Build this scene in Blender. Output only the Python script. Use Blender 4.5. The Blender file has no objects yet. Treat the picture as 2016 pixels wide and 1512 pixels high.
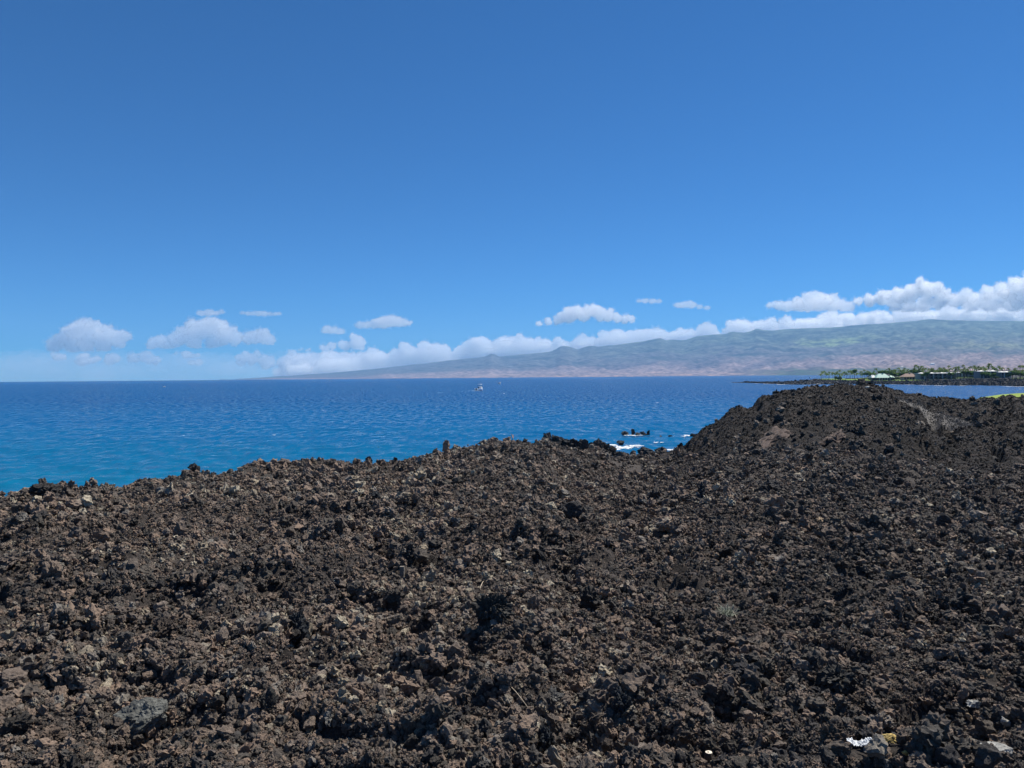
import bpy, bmesh, math, random
import numpy as np
from mathutils import Vector, Matrix, Euler

R = math.radians
rng = np.random.default_rng(7)
random.seed(7)
scene = bpy.context.scene
COL = scene.collection

# ------------------------------------------------------------------ camera
F, CX, CY = 1494.0, 1008.0, 756.0          # focal length and centre, in pixels of the 2016 px photograph
EYE = Vector((0.0, 0.0, 12.0))             # metres above the sea
PITCH, ROLL = R(-0.54), R(0.475)
fwd = Vector((0, math.cos(PITCH), math.sin(PITCH)))
up0 = Vector((0, -math.sin(PITCH), math.cos(PITCH)))
rt0 = Vector((1, 0, 0))
upv = up0 * math.cos(ROLL) + rt0 * math.sin(ROLL)
rtv = rt0 * math.cos(ROLL) - up0 * math.sin(ROLL)
cam_data = bpy.data.cameras.new('camera')
cam_data.sensor_width = 36.0
cam_data.lens = F / 2016.0 * 36.0
cam_data.clip_start = 0.05
cam_data.clip_end = 200000.0
cam = bpy.data.objects.new('camera', cam_data)
COL.objects.link(cam)
mw = Matrix.Identity(4)
for i in range(3):
    mw[i][0], mw[i][1], mw[i][2], mw[i][3] = rtv[i], upv[i], -fwd[i], EYE[i]
cam.matrix_world = mw
scene.camera = cam

# ------------------------------------------------------------------ sky, sun, exposure
SUN_AZ, SUN_EL = R(48.0), R(55.0)          # azimuth to the right of the viewing direction
world = bpy.data.worlds.new('World')
scene.world = world
world.use_nodes = True
wn, wl = world.node_tree.nodes, world.node_tree.links
wn.clear()
sky = wn.new('ShaderNodeTexSky')
sky.sky_type = 'NISHITA'
sky.sun_disc = False
sky.sun_elevation = SUN_EL
sky.sun_rotation = SUN_AZ
sky.altitude = 3000.0
sky.air_density = 1.0
sky.dust_density = 0.25
sky.ozone_density = 4.0
tint = wn.new('ShaderNodeMix'); tint.data_type = 'RGBA'; tint.blend_type = 'MULTIPLY'
tint.inputs['Factor'].default_value = 1.0
tint.inputs['B'].default_value = (.250, .668, 1.0, 1)      # the deep blue of very clean sea air
bg = wn.new('ShaderNodeBackground')
bg.inputs['Strength'].default_value = 0.072
wo = wn.new('ShaderNodeOutputWorld')
wl.new(sky.outputs['Color'], tint.inputs['A'])
wl.new(tint.outputs['Result'], bg.inputs['Color'])
wl.new(bg.outputs['Background'], wo.inputs['Surface'])

sun_data = bpy.data.lights.new('sun', 'SUN')
sun_data.energy = 5.0
sun_data.angle = R(0.5)
sun_data.color = (1.0, 0.955, 0.88)
sun = bpy.data.objects.new('sun', sun_data)
COL.objects.link(sun)
SUN_DIR = Vector((math.sin(SUN_AZ) * math.cos(SUN_EL), math.cos(SUN_AZ) * math.cos(SUN_EL), math.sin(SUN_EL)))
sun.rotation_euler = SUN_DIR.to_track_quat('Z', 'Y').to_euler()
sun.location = SUN_DIR * 50

scene.view_settings.view_transform = 'Standard'
scene.view_settings.look = 'None'
scene.view_settings.gamma = 1.0
scene.view_settings.exposure = 0.52
scene.view_settings.use_curve_mapping = False
scene.cycles.max_bounces = 56
scene.cycles.diffuse_bounces = 6
scene.cycles.glossy_bounces = 2
scene.cycles.transmission_bounces = 8
scene.cycles.volume_bounces = 56
scene.cycles.transparent_max_bounces = 24
scene.cycles.use_denoising = True
scene.cycles.sample_clamp_indirect = 6.0

# ------------------------------------------------------------------ helpers
def pix(x, y, Y):
    """World point at depth Y (metres along +Y) seen at pixel x, y of the photograph: used only to survey the place."""
    d = fwd * F + rtv * (x - CX) + upv * (CY - y)
    return EYE + d * (Y / d.y)

def tag(o, label=None, cat=None, group=None, kind=None):
    if label: o['label'] = label
    if cat: o['category'] = cat
    if group: o['group'] = group
    if kind: o['kind'] = kind
    return o

def mesh_np(name, v, f, smooth=False):
    v = np.asarray(v, dtype=np.float32).reshape(-1, 3)
    f = np.asarray(f, dtype=np.int32)
    n, k = f.shape
    me = bpy.data.meshes.new(name)
    me.vertices.add(len(v)); me.vertices.foreach_set('co', v.ravel())
    me.loops.add(n * k); me.loops.foreach_set('vertex_index', f.ravel())
    me.polygons.add(n)
    me.polygons.foreach_set('loop_start', np.arange(0, n * k, k, dtype=np.int32))
    me.polygons.foreach_set('loop_total', np.full(n, k, dtype=np.int32))
    me.polygons.foreach_set('use_smooth', np.full(n, smooth, dtype=bool))
    me.update(calc_edges=True)
    return me

def link(name, me, mat=None, parent=None, loc=None):
    o = bpy.data.objects.new(name, me)
    COL.objects.link(o)
    if mat is not None and me is not None and not me.materials:
        me.materials.append(mat)
    if parent is not None: o.parent = parent
    if loc is not None: o.location = loc
    return o

def empty(name, loc=(0, 0, 0), rz=0.0):
    o = bpy.data.objects.new(name, None)
    COL.objects.link(o)
    o.location = loc
    o.rotation_euler = (0, 0, rz)
    o.empty_display_size = 0.2
    return o

def copy_tree(o, parent=None):
    c = o.copy(); COL.objects.link(c)
    if parent is not None: c.parent = parent
    for ch in list(o.children): copy_tree(ch, c)
    return c

class MB:
    """Collects quads and triangles into one mesh."""
    def __init__(s): s.v, s.f = [], []
    def box(s, cx, cy, cz, sx, sy, sz, tx=1.0, ty=1.0):
        b = len(s.v)
        for z, kx, ky in ((-.5, 1, 1), (.5, tx, ty)):
            for x, y in ((-.5, -.5), (.5, -.5), (.5, .5), (-.5, .5)):
                s.v.append((cx + x * sx * kx, cy + y * sy * ky, cz + z * sz))
        for q in ((0, 3, 2, 1), (4, 5, 6, 7), (0, 1, 5, 4), (1, 2, 6, 5), (2, 3, 7, 6), (3, 0, 4, 7)):
            s.f.append([b + i for i in q])
        return s
    def tube(s, pts, rad, n=6):
        pts = [Vector(p) for p in pts]
        rad = rad if hasattr(rad, '__len__') else [rad] * len(pts)
        b = len(s.v)
        for i, p in enumerate(pts):
            d = (pts[min(i + 1, len(pts) - 1)] - pts[max(i - 1, 0)]).normalized()
            a = d.orthogonal().normalized(); c = d.cross(a)
            for k in range(n):
                t = 2 * math.pi * k / n
                s.v.append(tuple(p + (a * math.cos(t) + c * math.sin(t)) * rad[i]))
        for i in range(len(pts) - 1):
            for k in range(n):
                s.f.append([b + i * n + k, b + i * n + (k + 1) % n, b + (i + 1) * n + (k + 1) % n, b + (i + 1) * n + k])
        for e, order in ((0, range(n - 1, -1, -1)), (len(pts) - 1, range(n))):
            s.f.append([b + e * n + k for k in order])
        return s
    def poly(s, pts):
        b = len(s.v); s.v += [tuple(p) for p in pts]; s.f.append(list(range(b, b + len(pts)))); return s
    def mesh(s, name, smooth=False):
        me = bpy.data.meshes.new(name); me.from_pydata(s.v, [], s.f)
        if smooth:
            me.polygons.foreach_set('use_smooth', [True] * len(me.polygons))
        me.update(); return me

# ---- vectorised noise
def _h(ix, iy, iz, seed):
    h = (ix.astype(np.int64) * 374761393 + iy.astype(np.int64) * 668265263 + iz.astype(np.int64) * 2147483647 + seed * 974634777) & 0xFFFFFFFF
    h = ((h ^ (h >> 13)) * 1274126177) & 0xFFFFFFFF
    h = ((h ^ (h >> 16)) * 2246822519) & 0xFFFFFFFF
    return h ^ (h >> 15)

def perlin(x, y, z=None, seed=0):
    x = np.asarray(x, dtype=np.float64); y = np.asarray(y, dtype=np.float64)
    z = np.zeros_like(x) + .37 if z is None else np.asarray(z, dtype=np.float64)
    ix, iy, iz = np.floor(x), np.floor(y), np.floor(z)
    fx, fy, fz = x - ix, y - iy, z - iz
    ux, uy, uz = [t * t * t * (t * (t * 6 - 15) + 10) for t in (fx, fy, fz)]
    out = 0
    for dx in (0, 1):
        wx = ux if dx else 1 - ux
        for dy in (0, 1):
            wy = uy if dy else 1 - uy
            for dz in (0, 1):
                wz = uz if dz else 1 - uz
                h = _h(ix + dx, iy + dy, iz + dz, seed)
                gx = (h & 1023) / 511.5 - 1; gy = ((h >> 10) & 1023) / 511.5 - 1; gz = ((h >> 20) & 1023) / 511.5 - 1
                out = out + wx * wy * wz * (gx * (fx - dx) + gy * (fy - dy) + gz * (fz - dz))
    return out * 1.2

def fbm(x, y, z=None, octv=4, seed=0, lac=2.03, gain=.5):
    a, s, o = 1.0, 1.0, 0
    for i in range(octv):
        o = o + a * perlin(x * s, y * s, None if z is None else z * s, seed + i * 17)
        a *= gain; s *= lac
    return o

def billow(x, y, z=None, octv=3, seed=0, gain=.5):
    a, s, o = 1.0, 1.0, 0
    for i in range(octv):
        o = o + a * (np.abs(perlin(x * s, y * s, None if z is None else z * s, seed + i * 31)) * 2 - .45)
        a *= gain; s *= 2.1
    return o

def sstep(a, b, x):
    t = np.clip((x - a) / (b - a), 0, 1)
    return t * t * (3 - 2 * t)

def grid_faces(na, nT):
    idx = np.arange(na * nT).reshape(na, nT)
    return np.stack([idx[:-1, :-1], idx[:-1, 1:], idx[1:, 1:], idx[1:, :-1]], -1).reshape(-1, 4)[:, ::-1]

# ---- materials
def new_mat(name):
    m = bpy.data.materials.new(name); m.use_nodes = True
    nt = m.node_tree; nt.nodes.clear()
    out = nt.nodes.new('ShaderNodeOutputMaterial')
    return m, nt.nodes, nt.links, out

def simple_mat(name, color, rough=.8, var=.25, scale=3.0, spec=.3, space='Object'):
    m, n, l, out = new_mat(name)
    p = n.new('ShaderNodeBsdfPrincipled'); p.inputs['Roughness'].default_value = rough
    p.inputs['Specular IOR Level'].default_value = spec
    tc = n.new('ShaderNodeTexCoord'); nz = n.new('ShaderNodeTexNoise')
    nz.inputs['Scale'].default_value = scale; nz.inputs['Detail'].default_value = 5
    mx = n.new('ShaderNodeMix'); mx.data_type = 'RGBA'
    mx.inputs['A'].default_value = (*[c * (1 - var) for c in color], 1)
    mx.inputs['B'].default_value = (*[min(1, c * (1 + var)) for c in color], 1)
    l.new(tc.outputs[space], nz.inputs['Vector']); l.new(nz.outputs['Fac'], mx.inputs['Factor'])
    l.new(mx.outputs['Result'], p.inputs['Base Color']); l.new(p.outputs[0], out.inputs['Surface'])
    return m

def ramp(n, stops):
    r = n.new('ShaderNodeValToRGB'); e = r.color_ramp.elements
    while len(e) < len(stops): e.new(.5)
    for i, (p, c) in enumerate(stops):
        e[i].position = p; e[i].color = (*c, 1)
    return r

def rock_mat(name, stops, random_per_object=True, bump=.6, scale=9.0, tint=None):
    """Vesicular clinker: colour differs from stone to stone, with brown and grey mottling and pitted relief."""
    m, n, l, out = new_mat(name)
    p = n.new('ShaderNodeBsdfPrincipled'); p.inputs['Roughness'].default_value = .92
    p.inputs['Specular IOR Level'].default_value = .25
    tc = n.new('ShaderNodeTexCoord'); geo = n.new('ShaderNodeNewGeometry')
    r = ramp(n, stops)
    big = n.new('ShaderNodeTexNoise'); big.inputs['Scale'].default_value = .55; big.inputs['Detail'].default_value = 4
    l.new(geo.outputs['Position'], big.inputs['Vector'])
    nz = n.new('ShaderNodeTexNoise'); nz.inputs['Detail'].default_value = 6; nz.inputs['Roughness'].default_value = .7
    if random_per_object:
        oi = n.new('ShaderNodeObjectInfo')
        a = n.new('ShaderNodeMath'); a.operation = 'MULTIPLY_ADD'
        a.inputs[1].default_value = 1.3; a.inputs[2].default_value = -.65
        l.new(big.outputs['Fac'], a.inputs[0])
        b = n.new('ShaderNodeMath'); b.operation = 'ADD'; b.use_clamp = True
        l.new(oi.outputs['Random'], b.inputs[0]); l.new(a.outputs[0], b.inputs[1])
        l.new(b.outputs[0], r.inputs['Fac'])
        l.new(tc.outputs['Object'], nz.inputs['Vector']); nz.inputs['Scale'].default_value = 2.6
    else:
        l.new(geo.outputs['Position'], nz.inputs['Vector']); nz.inputs['Scale'].default_value = scale
        l.new(nz.outputs['Fac'], r.inputs['Fac'])
    mott = n.new('ShaderNodeMapRange'); mott.inputs['From Min'].default_value = .3; mott.inputs['From Max'].default_value = .7
    mott.inputs['To Min'].default_value = .62; mott.inputs['To Max'].default_value = 1.35
    l.new(nz.outputs['Fac'], mott.inputs['Value'])
    mul = n.new('ShaderNodeMix'); mul.data_type = 'RGBA'; mul.blend_type = 'MULTIPLY'; mul.inputs['Factor'].default_value = 1
    l.new(r.outputs['Color'], mul.inputs['A']); l.new(mott.outputs['Result'], mul.inputs['B'])
    l.new(mul.outputs['Result'], p.inputs['Base Color'])
    bn = n.new('ShaderNodeTexNoise'); bn.inputs['Detail'].default_value = 5; bn.inputs['Roughness'].default_value = .75
    bn.inputs['Scale'].default_value = 7.0 if random_per_object else scale * 3
    l.new(tc.outputs['Object'] if random_per_object else geo.outputs['Position'], bn.inputs['Vector'])
    bu = n.new('ShaderNodeBump'); bu.inputs['Strength'].default_value = bump
    bu.inputs['Distance'].default_value = .12 if random_per_object else .5 / scale
    l.new(bn.outputs['Fac'], bu.inputs['Height']); l.new(bu.outputs['Normal'], p.inputs['Normal'])
    l.new(p.outputs[0], out.inputs['Surface'])
    return m

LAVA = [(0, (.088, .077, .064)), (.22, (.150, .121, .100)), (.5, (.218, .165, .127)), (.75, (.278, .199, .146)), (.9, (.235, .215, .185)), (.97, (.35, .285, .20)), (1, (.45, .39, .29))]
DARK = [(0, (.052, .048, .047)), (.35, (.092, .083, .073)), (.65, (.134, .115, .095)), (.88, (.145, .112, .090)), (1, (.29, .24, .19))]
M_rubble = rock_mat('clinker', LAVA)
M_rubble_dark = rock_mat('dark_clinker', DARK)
M_hill_stone = rock_mat('hill_clinker', [(0, (.016, .014, .014)), (.4, (.026, .022, .021)), (.75, (.045, .036, .031)), (1, (.10, .08, .064))])
M_boulder = rock_mat('boulder_lava', DARK, bump=.9)
M_ground = rock_mat('lava_ground', [(.2, (.022, .019, .018)), (.5, (.045, .037, .032)), (.8, (.09, .07, .057))], False, 1.0, 22.0)  # darker than the stones, shadow in the gaps put into the colour
M_coast = rock_mat('coast_lava', [(0, (.03, .031, .033)), (.6, (.055, .054, .053)), (1, (.11, .10, .09))], bump=.7)

# ------------------------------------------------------------------ the lava field: height surveyed column by column
def profile_fn(cols):
    xs = np.array([c[0] for c in cols], dtype=float)
    def fn(X, Y):
        X = np.asarray(X, float); Y = np.asarray(Y, float)
        az = CX + F * X / np.maximum(Y, .5)
        az = np.clip(az, xs[0], xs[-1])
        zs = np.stack([np.interp(Y, c[1], c[2]) for c in cols], 0)
        i = np.clip(np.searchsorted(xs, az) - 1, 0, len(xs) - 2)
        t = (az - xs[i]) / (xs[i + 1] - xs[i]); t = t * t * (3 - 2 * t) * .5 + t * .5
        flat = np.arange(zs[0].size)
        zz = zs.reshape(len(xs), -1)
        ii = i.ravel(); tt = t.ravel()
        return (zz[ii, flat] * (1 - tt) + zz[ii + 1, flat] * tt).reshape(X.shape)
    return fn

def pcol(x, pts, tail):
    Ys, Zs = [0.0, 2.0], [EYE.z - 1.55, EYE.z - 1.62]
    for (Y, y) in pts:
        Ys.append(Y); Zs.append(pix(x, y, Y).z)
    for (Y, z) in tail:
        Ys.append(Y); Zs.append(z)
    return (x, Ys, Zs)

def crest(x, Yc, yc):
    zc = pix(x, yc, Yc).z
    Ym = Yc * .5
    zm = (EYE.z - 1.62) + (zc - (EYE.z - 1.62)) * ((Ym - 2) / (Yc - 2)) ** .98
    # behind the crest the flow front drops to the sea
    return (x, [0, 2, Ym, Yc, Yc + 1.5, Yc + 1.5 + (zc + 2) / .75, 400], [EYE.z - 1.55, EYE.z - 1.62, zm, zc, zc - .3, -2.5, -3.5])

FIELD = [crest(-900, 13, 1000), crest(-200, 13.5, 990), crest(0, 14.5, 979), crest(60, 15.5, 968), crest(110, 16.5, 962), crest(200, 17.5, 963), crest(300, 19.5, 948),
         crest(370, 21.5, 932), crest(480, 25, 921), crest(560, 27, 919), crest(620, 28.5, 907), crest(740, 31, 911), crest(880, 37, 887), crest(960, 41, 874),
         crest(1010, 44, 871), crest(1068, 52, 872),
         pcol(1110, [(10, 1075), (25, 962), (50, 895), (72, 879)], [(76, 4.0), (90, -2.5), (400, -3.5)]),
         pcol(1170, [(10, 1078), (25, 975), (50, 916), (78, 886)], [(84, 3.4), (98, -2.5), (400, -3.5)]),
         pcol(1215, [(10, 1080), (25, 985), (50, 935), (80, 909), (104, 893)], [(118, -2.5), (400, -3.5)]),
         pcol(1260, [(10, 1080), (25, 988), (50, 942), (80, 914), (108, 898)], [(122, -2.5), (400, -3.5)]),
         pcol(1310, [(10, 1078), (25, 982), (50, 930), (80, 902), (100, 890)], [(116, -2.5), (400, -3.5)]),
         pcol(1360, [(10, 1074), (25, 972), (45, 912), (70, 892)], [(88, .5), (110, -2.5), (400, -3.5)]),
         pcol(1420, [(10, 1068), (25, 955), (42, 897)], [(48, 6.4), (60, 5.5), (90, 1), (130, -2.5), (400, -3.5)]),
         pcol(1560, [(10, 1062), (25, 948), (42, 888)], [(46, 6.9), (60, 5.5), (100, 3), (140, -2.5), (400, -3.5)]),
         pcol(1700, [(10, 1062), (24, 950), (38, 893)], [(42, 7.2), (60, 5.5), (100, 3), (160, -2.5), (400, -3.5)]),
         pcol(1770, [(10, 1065), (22, 962), (33, 908)], [(37, 7.3), (60, 5.0), (100, 3), (200, 1), (400, -3.5)]),
         pcol(1830, [(10, 1068), (20, 978), (28, 927)], [(32, 7.6), (60, 5.0), (100, 3), (220, 2), (400, -3.5)]),
         pcol(2016, [(10, 1072), (18, 990), (26, 936)], [(30, 7.6), (60, 5.0), (100, 3), (240, 2), (400, -3.5)]),
         pcol(2900, [(10, 1080), (18, 1000), (26, 950)], [(30, 7.6), (60, 5.0), (100, 3), (240, 2), (400, -3.5)])]
field_base = profile_fn(FIELD)

def field_z(X, Y, detail=True):
    z = field_base(X, Y)
    d = np.maximum(np.hypot(X, Y), 1)
    far = sstep(10, 45, d)
    z = z + fbm(X / 6.5, Y / 6.5, octv=2, seed=3) * (.10 + .25 * far)
    if detail:
        z = z + billow(X / 1.5, Y / 1.5, octv=2, seed=11) * (.075 + .12 * far)
        # hollows and steep sided clumps of welded clinker
        z = z - .13 * sstep(.22, .42, perlin(X / .6, Y / .55, seed=201)) + .10 * sstep(.22, .42, perlin(X / .55, Y / .55, seed=202))
        z = z + far * (billow(X / 1.9, Y / 1.9, octv=2, seed=203) * .14)
        z = z + billow(X / .5, Y / .5, octv=3, seed=23) * .065
        z = z + perlin(X / .09, Y / .09, seed=5) * .012 * (1 - sstep(6, 14, d))
    return z

def polar_mesh(name, fn, az0, az1, na, d0, d1, nd, mat, smooth=False):
    a = np.linspace(az0, az1, na)
    d = np.exp(np.linspace(math.log(d0), math.log(d1), nd))
    A, D = np.meshgrid(a, d, indexing='ij')
    X, Y = D * np.sin(A), D * np.cos(A)
    Z = fn(X, Y)
    idx = np.arange(na * nd).reshape(na, nd)
    q = np.stack([idx[:-1, :-1], idx[:-1, 1:], idx[1:, 1:], idx[1:, :-1]], -1).reshape(-1, 4)[:, ::-1]
    v = np.stack([X, Y, Z], -1).reshape(-1, 3)
    return link(name, mesh_np(name, v, q, smooth), mat)

lava_field = tag(polar_mesh('lava_field', field_z, R(-68), R(68), 960, 1.4, 135, 430, M_ground), 'dark brown rubble lava flow sloping down to the sea', None, None, 'structure')

# the lava hill on the right
def hcol(x, pts, back):
    Ys = [p[0] for p in pts]; Zs = [pix(x, p[1], p[0]).z for p in pts]
    Ys = [Ys[0] - 6] + Ys; Zs = [Zs[0] - 2.2] + Zs
    Ys += [Ys[-1] + back * .35, Ys[-1] + back]; Zs += [Zs[-1] * .62, -2.5]
    return (x, Ys, Zs)

HILL = [hcol(1310, [(58, 925), (68, 905), (74, 900)], 12), hcol(1340, [(56, 912), (66, 893), (72, 887)], 16), hcol(1368, [(54, 905), (62, 884), (70, 862)], 18),
        hcol(1400, [(52, 903), (61, 868), (70, 837)], 24), hcol(1440, [(49, 902), (60, 852), (71, 808)], 28), hcol(1500, [(47, 900), (58, 848), (72, 783)], 32),
        hcol(1545, [(46, 900), (57, 840), (66, 795), (73, 767)], 36), hcol(1600, [(45, 900), (56, 842), (66, 787), (75, 759)], 40), hcol(1650, [(45, 900), (56, 836), (66, 782), (76, 755)], 40),
        hcol(1700, [(43, 902), (54, 846), (64, 793), (76, 757)], 40), hcol(1760, [(42, 910), (52, 868), (62, 815), (77, 767)], 42), hcol(1800, [(40, 918), (52, 868), (64, 815), (79, 774)], 44),
        hcol(1850, [(38, 926), (52, 874), (66, 820), (81, 783)], 46), hcol(1890, [(36, 932), (52, 874), (66, 822), (83, 787)], 46), hcol(1940, [(36, 932), (52, 872), (64, 820), (79, 783)], 46),
        hcol(1980, [(36, 932), (50, 872), (62, 814), (75, 776)], 46), hcol(2016, [(36, 934), (50, 874), (62, 816), (75, 780)], 46), hcol(2300, [(36, 936), (50, 880), (62, 826), (75, 788)], 46), hcol(2700, [(36, 940), (50, 890), (62, 850), (75, 810)], 46)]
hill_base = profile_fn(HILL)

TR_Y = [59.5, 60.5, 63.5, 67.5, 70, 72, 73.5]
TR_X = [35.9, 36.3, 37.3, 38.0, 37.8, 37.4, 37.0]
TR_W = [.15, .5, 1.0, 1.15, .95, .7, .3]
def on_trail(X, Y):
    # 1 on the worn gravel path, 0 away from it
    d = np.abs(X - np.interp(Y, TR_Y, TR_X)); w = np.interp(Y, TR_Y, TR_W) * ((Y > 59.5) & (Y < 73.5))
    return np.where(w > 0, sstep(1.25, .7, d / np.maximum(w, .01)), 0)

def hill_z(X, Y, detail=True):
    z = hill_base(X, Y)
    m = sstep(-1, 4, z)
    # gullies and buttresses running down the flank
    az = CX + F * X / Y
    z = z - m * 1.7 * np.maximum(0, billow(az / 78 + Y * .035, Y / 24, octv=2, seed=41)) * sstep(1420, 1520, az) * sstep(82, 70, Y) * sstep(40, 50, Y)
    z = z + m * fbm(X / 7, Y / 7, octv=2, seed=8) * .5
    if detail:
        z = z + (1 - on_trail(X, Y)) * m * (billow(X / 2.4, Y / 2.4, octv=3, seed=71) * .30 + billow(X / .8, Y / .8, octv=2, seed=72) * .13)
    return z

def hill_mesh():
    na, nd = 520, 330
    a = np.arctan((np.linspace(1300, 2450, na) - CX) / F)
    Yd = np.linspace(32, 128, nd)
    A, Y = np.meshgrid(a, Yd, indexing='ij')
    X = Y * np.tan(A)
    Z = hill_z(X, Y)
    idx = np.arange(na * nd).reshape(na, nd)
    q = np.stack([idx[:-1, :-1], idx[:-1, 1:], idx[1:, 1:], idx[1:, :-1]], -1).reshape(-1, 4)[:, ::-1]
    return mesh_np('lava_hill', np.stack([X, Y, Z], -1).reshape(-1, 3), q)

M_hill = rock_mat('hill_lava', [(.25, (.015, .013, .013)), (.5, (.026, .022, .020)), (.64, (.05, .037, .031)), (.82, (.12, .08, .06))], False, 1.0, 1.3)
lava_hill = tag(link('lava_hill', hill_mesh(), M_hill), 'black lava mound rising on the right with gullied flank', None, None, 'structure')

def ground_hit(x, y, fn=None, Y0=1.5, Y1=130.0, n=2600):
    """First ground point met by the sight line through pixel x, y (surveying)."""
    d = fwd * F + rtv * (x - CX) + upv * (CY - y)
    Y = np.exp(np.linspace(math.log(Y0), math.log(Y1), n))
    X = d.x / d.y * Y; Z = EYE.z + d.z / d.y * Y
    g = (fn or top_z)(X, Y)
    k = np.argmax(Z < g)
    if not (Z < g).any(): return None
    return Vector((X[k], Y[k], g[k]))

def top_z(X, Y):
    return np.maximum(field_z(X, Y), np.where(Y > 32, hill_z(X, np.maximum(Y, 32.0)), -5))

# ------------------------------------------------------------------ stones
def ico(sub):
    bm = bmesh.new(); bmesh.ops.create_icosphere(bm, subdivisions=sub, radius=1.0)
    bm.verts.ensure_lookup_table()
    v = np.array([x.co[:] for x in bm.verts]); f = np.array([[q.index for q in p.verts] for p in bm.faces])
    bm.free(); return v, f
ICO = {s: ico(s) for s in (2, 3, 4, 5)}

def rock_verts(sub, seed, rough=1.0, cuts=7, flat=None, pit=1.0):
    r = np.random.default_rng(seed)
    v, f = ICO[sub]; v = v.copy()
    s = r.uniform(-50, 50, 3)
    x, y, z = (v * 1.15 + s).T
    v = v * (1 + .55 * perlin(x, y, z, seed))[:, None]
    for _ in range(cuts):                                   # broken faces
        n = r.normal(size=3); n /= np.linalg.norm(n)
        h = v @ n - r.uniform(.45, .8)
        v = v - np.clip(h, 0, None)[:, None] * n * .92
    ax = r.uniform(.62, 1.0, 3); ax[2] = flat if flat else r.uniform(.55, .85); v = v * ax
    nrm = v / np.maximum(np.linalg.norm(v, axis=1, keepdims=True), 1e-6)
    x, y, z = (v * 2.6 + s).T
    disp = .20 * billow(x, y, z, octv=2, seed=seed + 5)
    x, y, z = (v * 6.5 + s).T
    if sub >= 3: disp = disp + .11 * pit * billow(x, y, z, octv=2 if sub > 3 else 1, seed=seed + 9)
    if sub >= 4:
        x, y, z = (v * 15 + s).T
        disp = disp + .045 * pit * billow(x, y, z, octv=2 if sub > 4 else 1, seed=seed + 13)
    v = v + nrm * (disp * rough)[:, None]
    return v / np.abs(v).max(), f

def rock_mesh(name, sub, seed, mat, **kw):
    v, f = rock_verts(sub, seed, **kw)
    me = mesh_np(name, v, f); me.materials.append(mat); return me

def stone_collection(name, mat, n, seed):
    c = bpy.data.collections.new(name)
    for i in range(n):
        o = bpy.data.objects.new(name + '_stone', rock_mesh(name + '_stone', 3, seed + i, mat, rough=1.0 + .4 * (i % 3), cuts=3 + i % 5, pit=1.5))
        c.objects.link(o)
    return c

def scatter(name, pts, scl, rot, coll, nkinds, label, parent=None):
    n = len(pts)
    me = bpy.data.meshes.new(name)
    me.vertices.add(n); me.vertices.foreach_set('co', np.asarray(pts, np.float32).ravel())
    for nm, data, ty in (('rot', rot, 'FLOAT_VECTOR'), ('scl', scl, 'FLOAT_VECTOR')):
        at = me.attributes.new(nm, ty, 'POINT'); at.data.foreach_set('vector', np.asarray(data, np.float32).ravel())
    at = me.attributes.new('kind_index', 'INT', 'POINT'); at.data.foreach_set('value', rng.integers(0, nkinds, n).astype(np.int32))
    me.update()
    o = link(name, me, None, parent)
    ng = bpy.data.node_groups.new(name + '_nodes', 'GeometryNodeTree')
    ng.interface.new_socket('Geometry', in_out='INPUT', socket_type='NodeSocketGeometry')
    ng.interface.new_socket('Geometry', in_out='OUTPUT', socket_type='NodeSocketGeometry')
    N, L = ng.nodes, ng.links
    gi, go = N.new('NodeGroupInput'), N.new('NodeGroupOutput')
    ci = N.new('GeometryNodeCollectionInfo'); ci.inputs['Collection'].default_value = coll
    ci.inputs['Separate Children'].default_value = True; ci.inputs['Reset Children'].default_value = True
    iop = N.new('GeometryNodeInstanceOnPoints'); iop.inputs['Pick Instance'].default_value = True
    def attr(nm, ty):
        a = N.new('GeometryNodeInputNamedAttribute'); a.data_type = ty; a.inputs['Name'].default_value = nm; return a.outputs['Attribute']
    e = N.new('FunctionNodeEulerToRotation')
    L.new(attr('rot', 'FLOAT_VECTOR'), e.inputs[0]); L.new(e.outputs[0], iop.inputs['Rotation'])
    L.new(attr('scl', 'FLOAT_VECTOR'), iop.inputs['Scale']); L.new(attr('kind_index', 'INT'), iop.inputs['Instance Index'])
    L.new(gi.outputs[0], iop.inputs['Points']); L.new(ci.outputs[0], iop.inputs['Instance']); L.new(iop.outputs[0], go.inputs[0])
    md = o.modifiers.new('scatter', 'NODES'); md.node_group = ng
    tag(o, label, None, None, 'stuff')
    return o

def dmed(Y): return .0104 * np.power(Y, .66)

NK = 14
C_rub = stone_collection('clinker_kinds', M_rubble, NK, 100)
C_drk = stone_collection('dark_clinker_kinds', M_rubble_dark, NK, 300)

def field_points(n):
    inv = rng.uniform(1 / 125, 1 / 2.0, int(n * .52)); Y1 = 1 / inv
    Y2 = np.exp(rng.uniform(math.log(9), math.log(125), n - len(Y1)))
    Y = np.concatenate([Y1, Y2])
    X = Y * np.tan(np.radians(rng.uniform(-43, 43, n)))
    return X, Y

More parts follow.
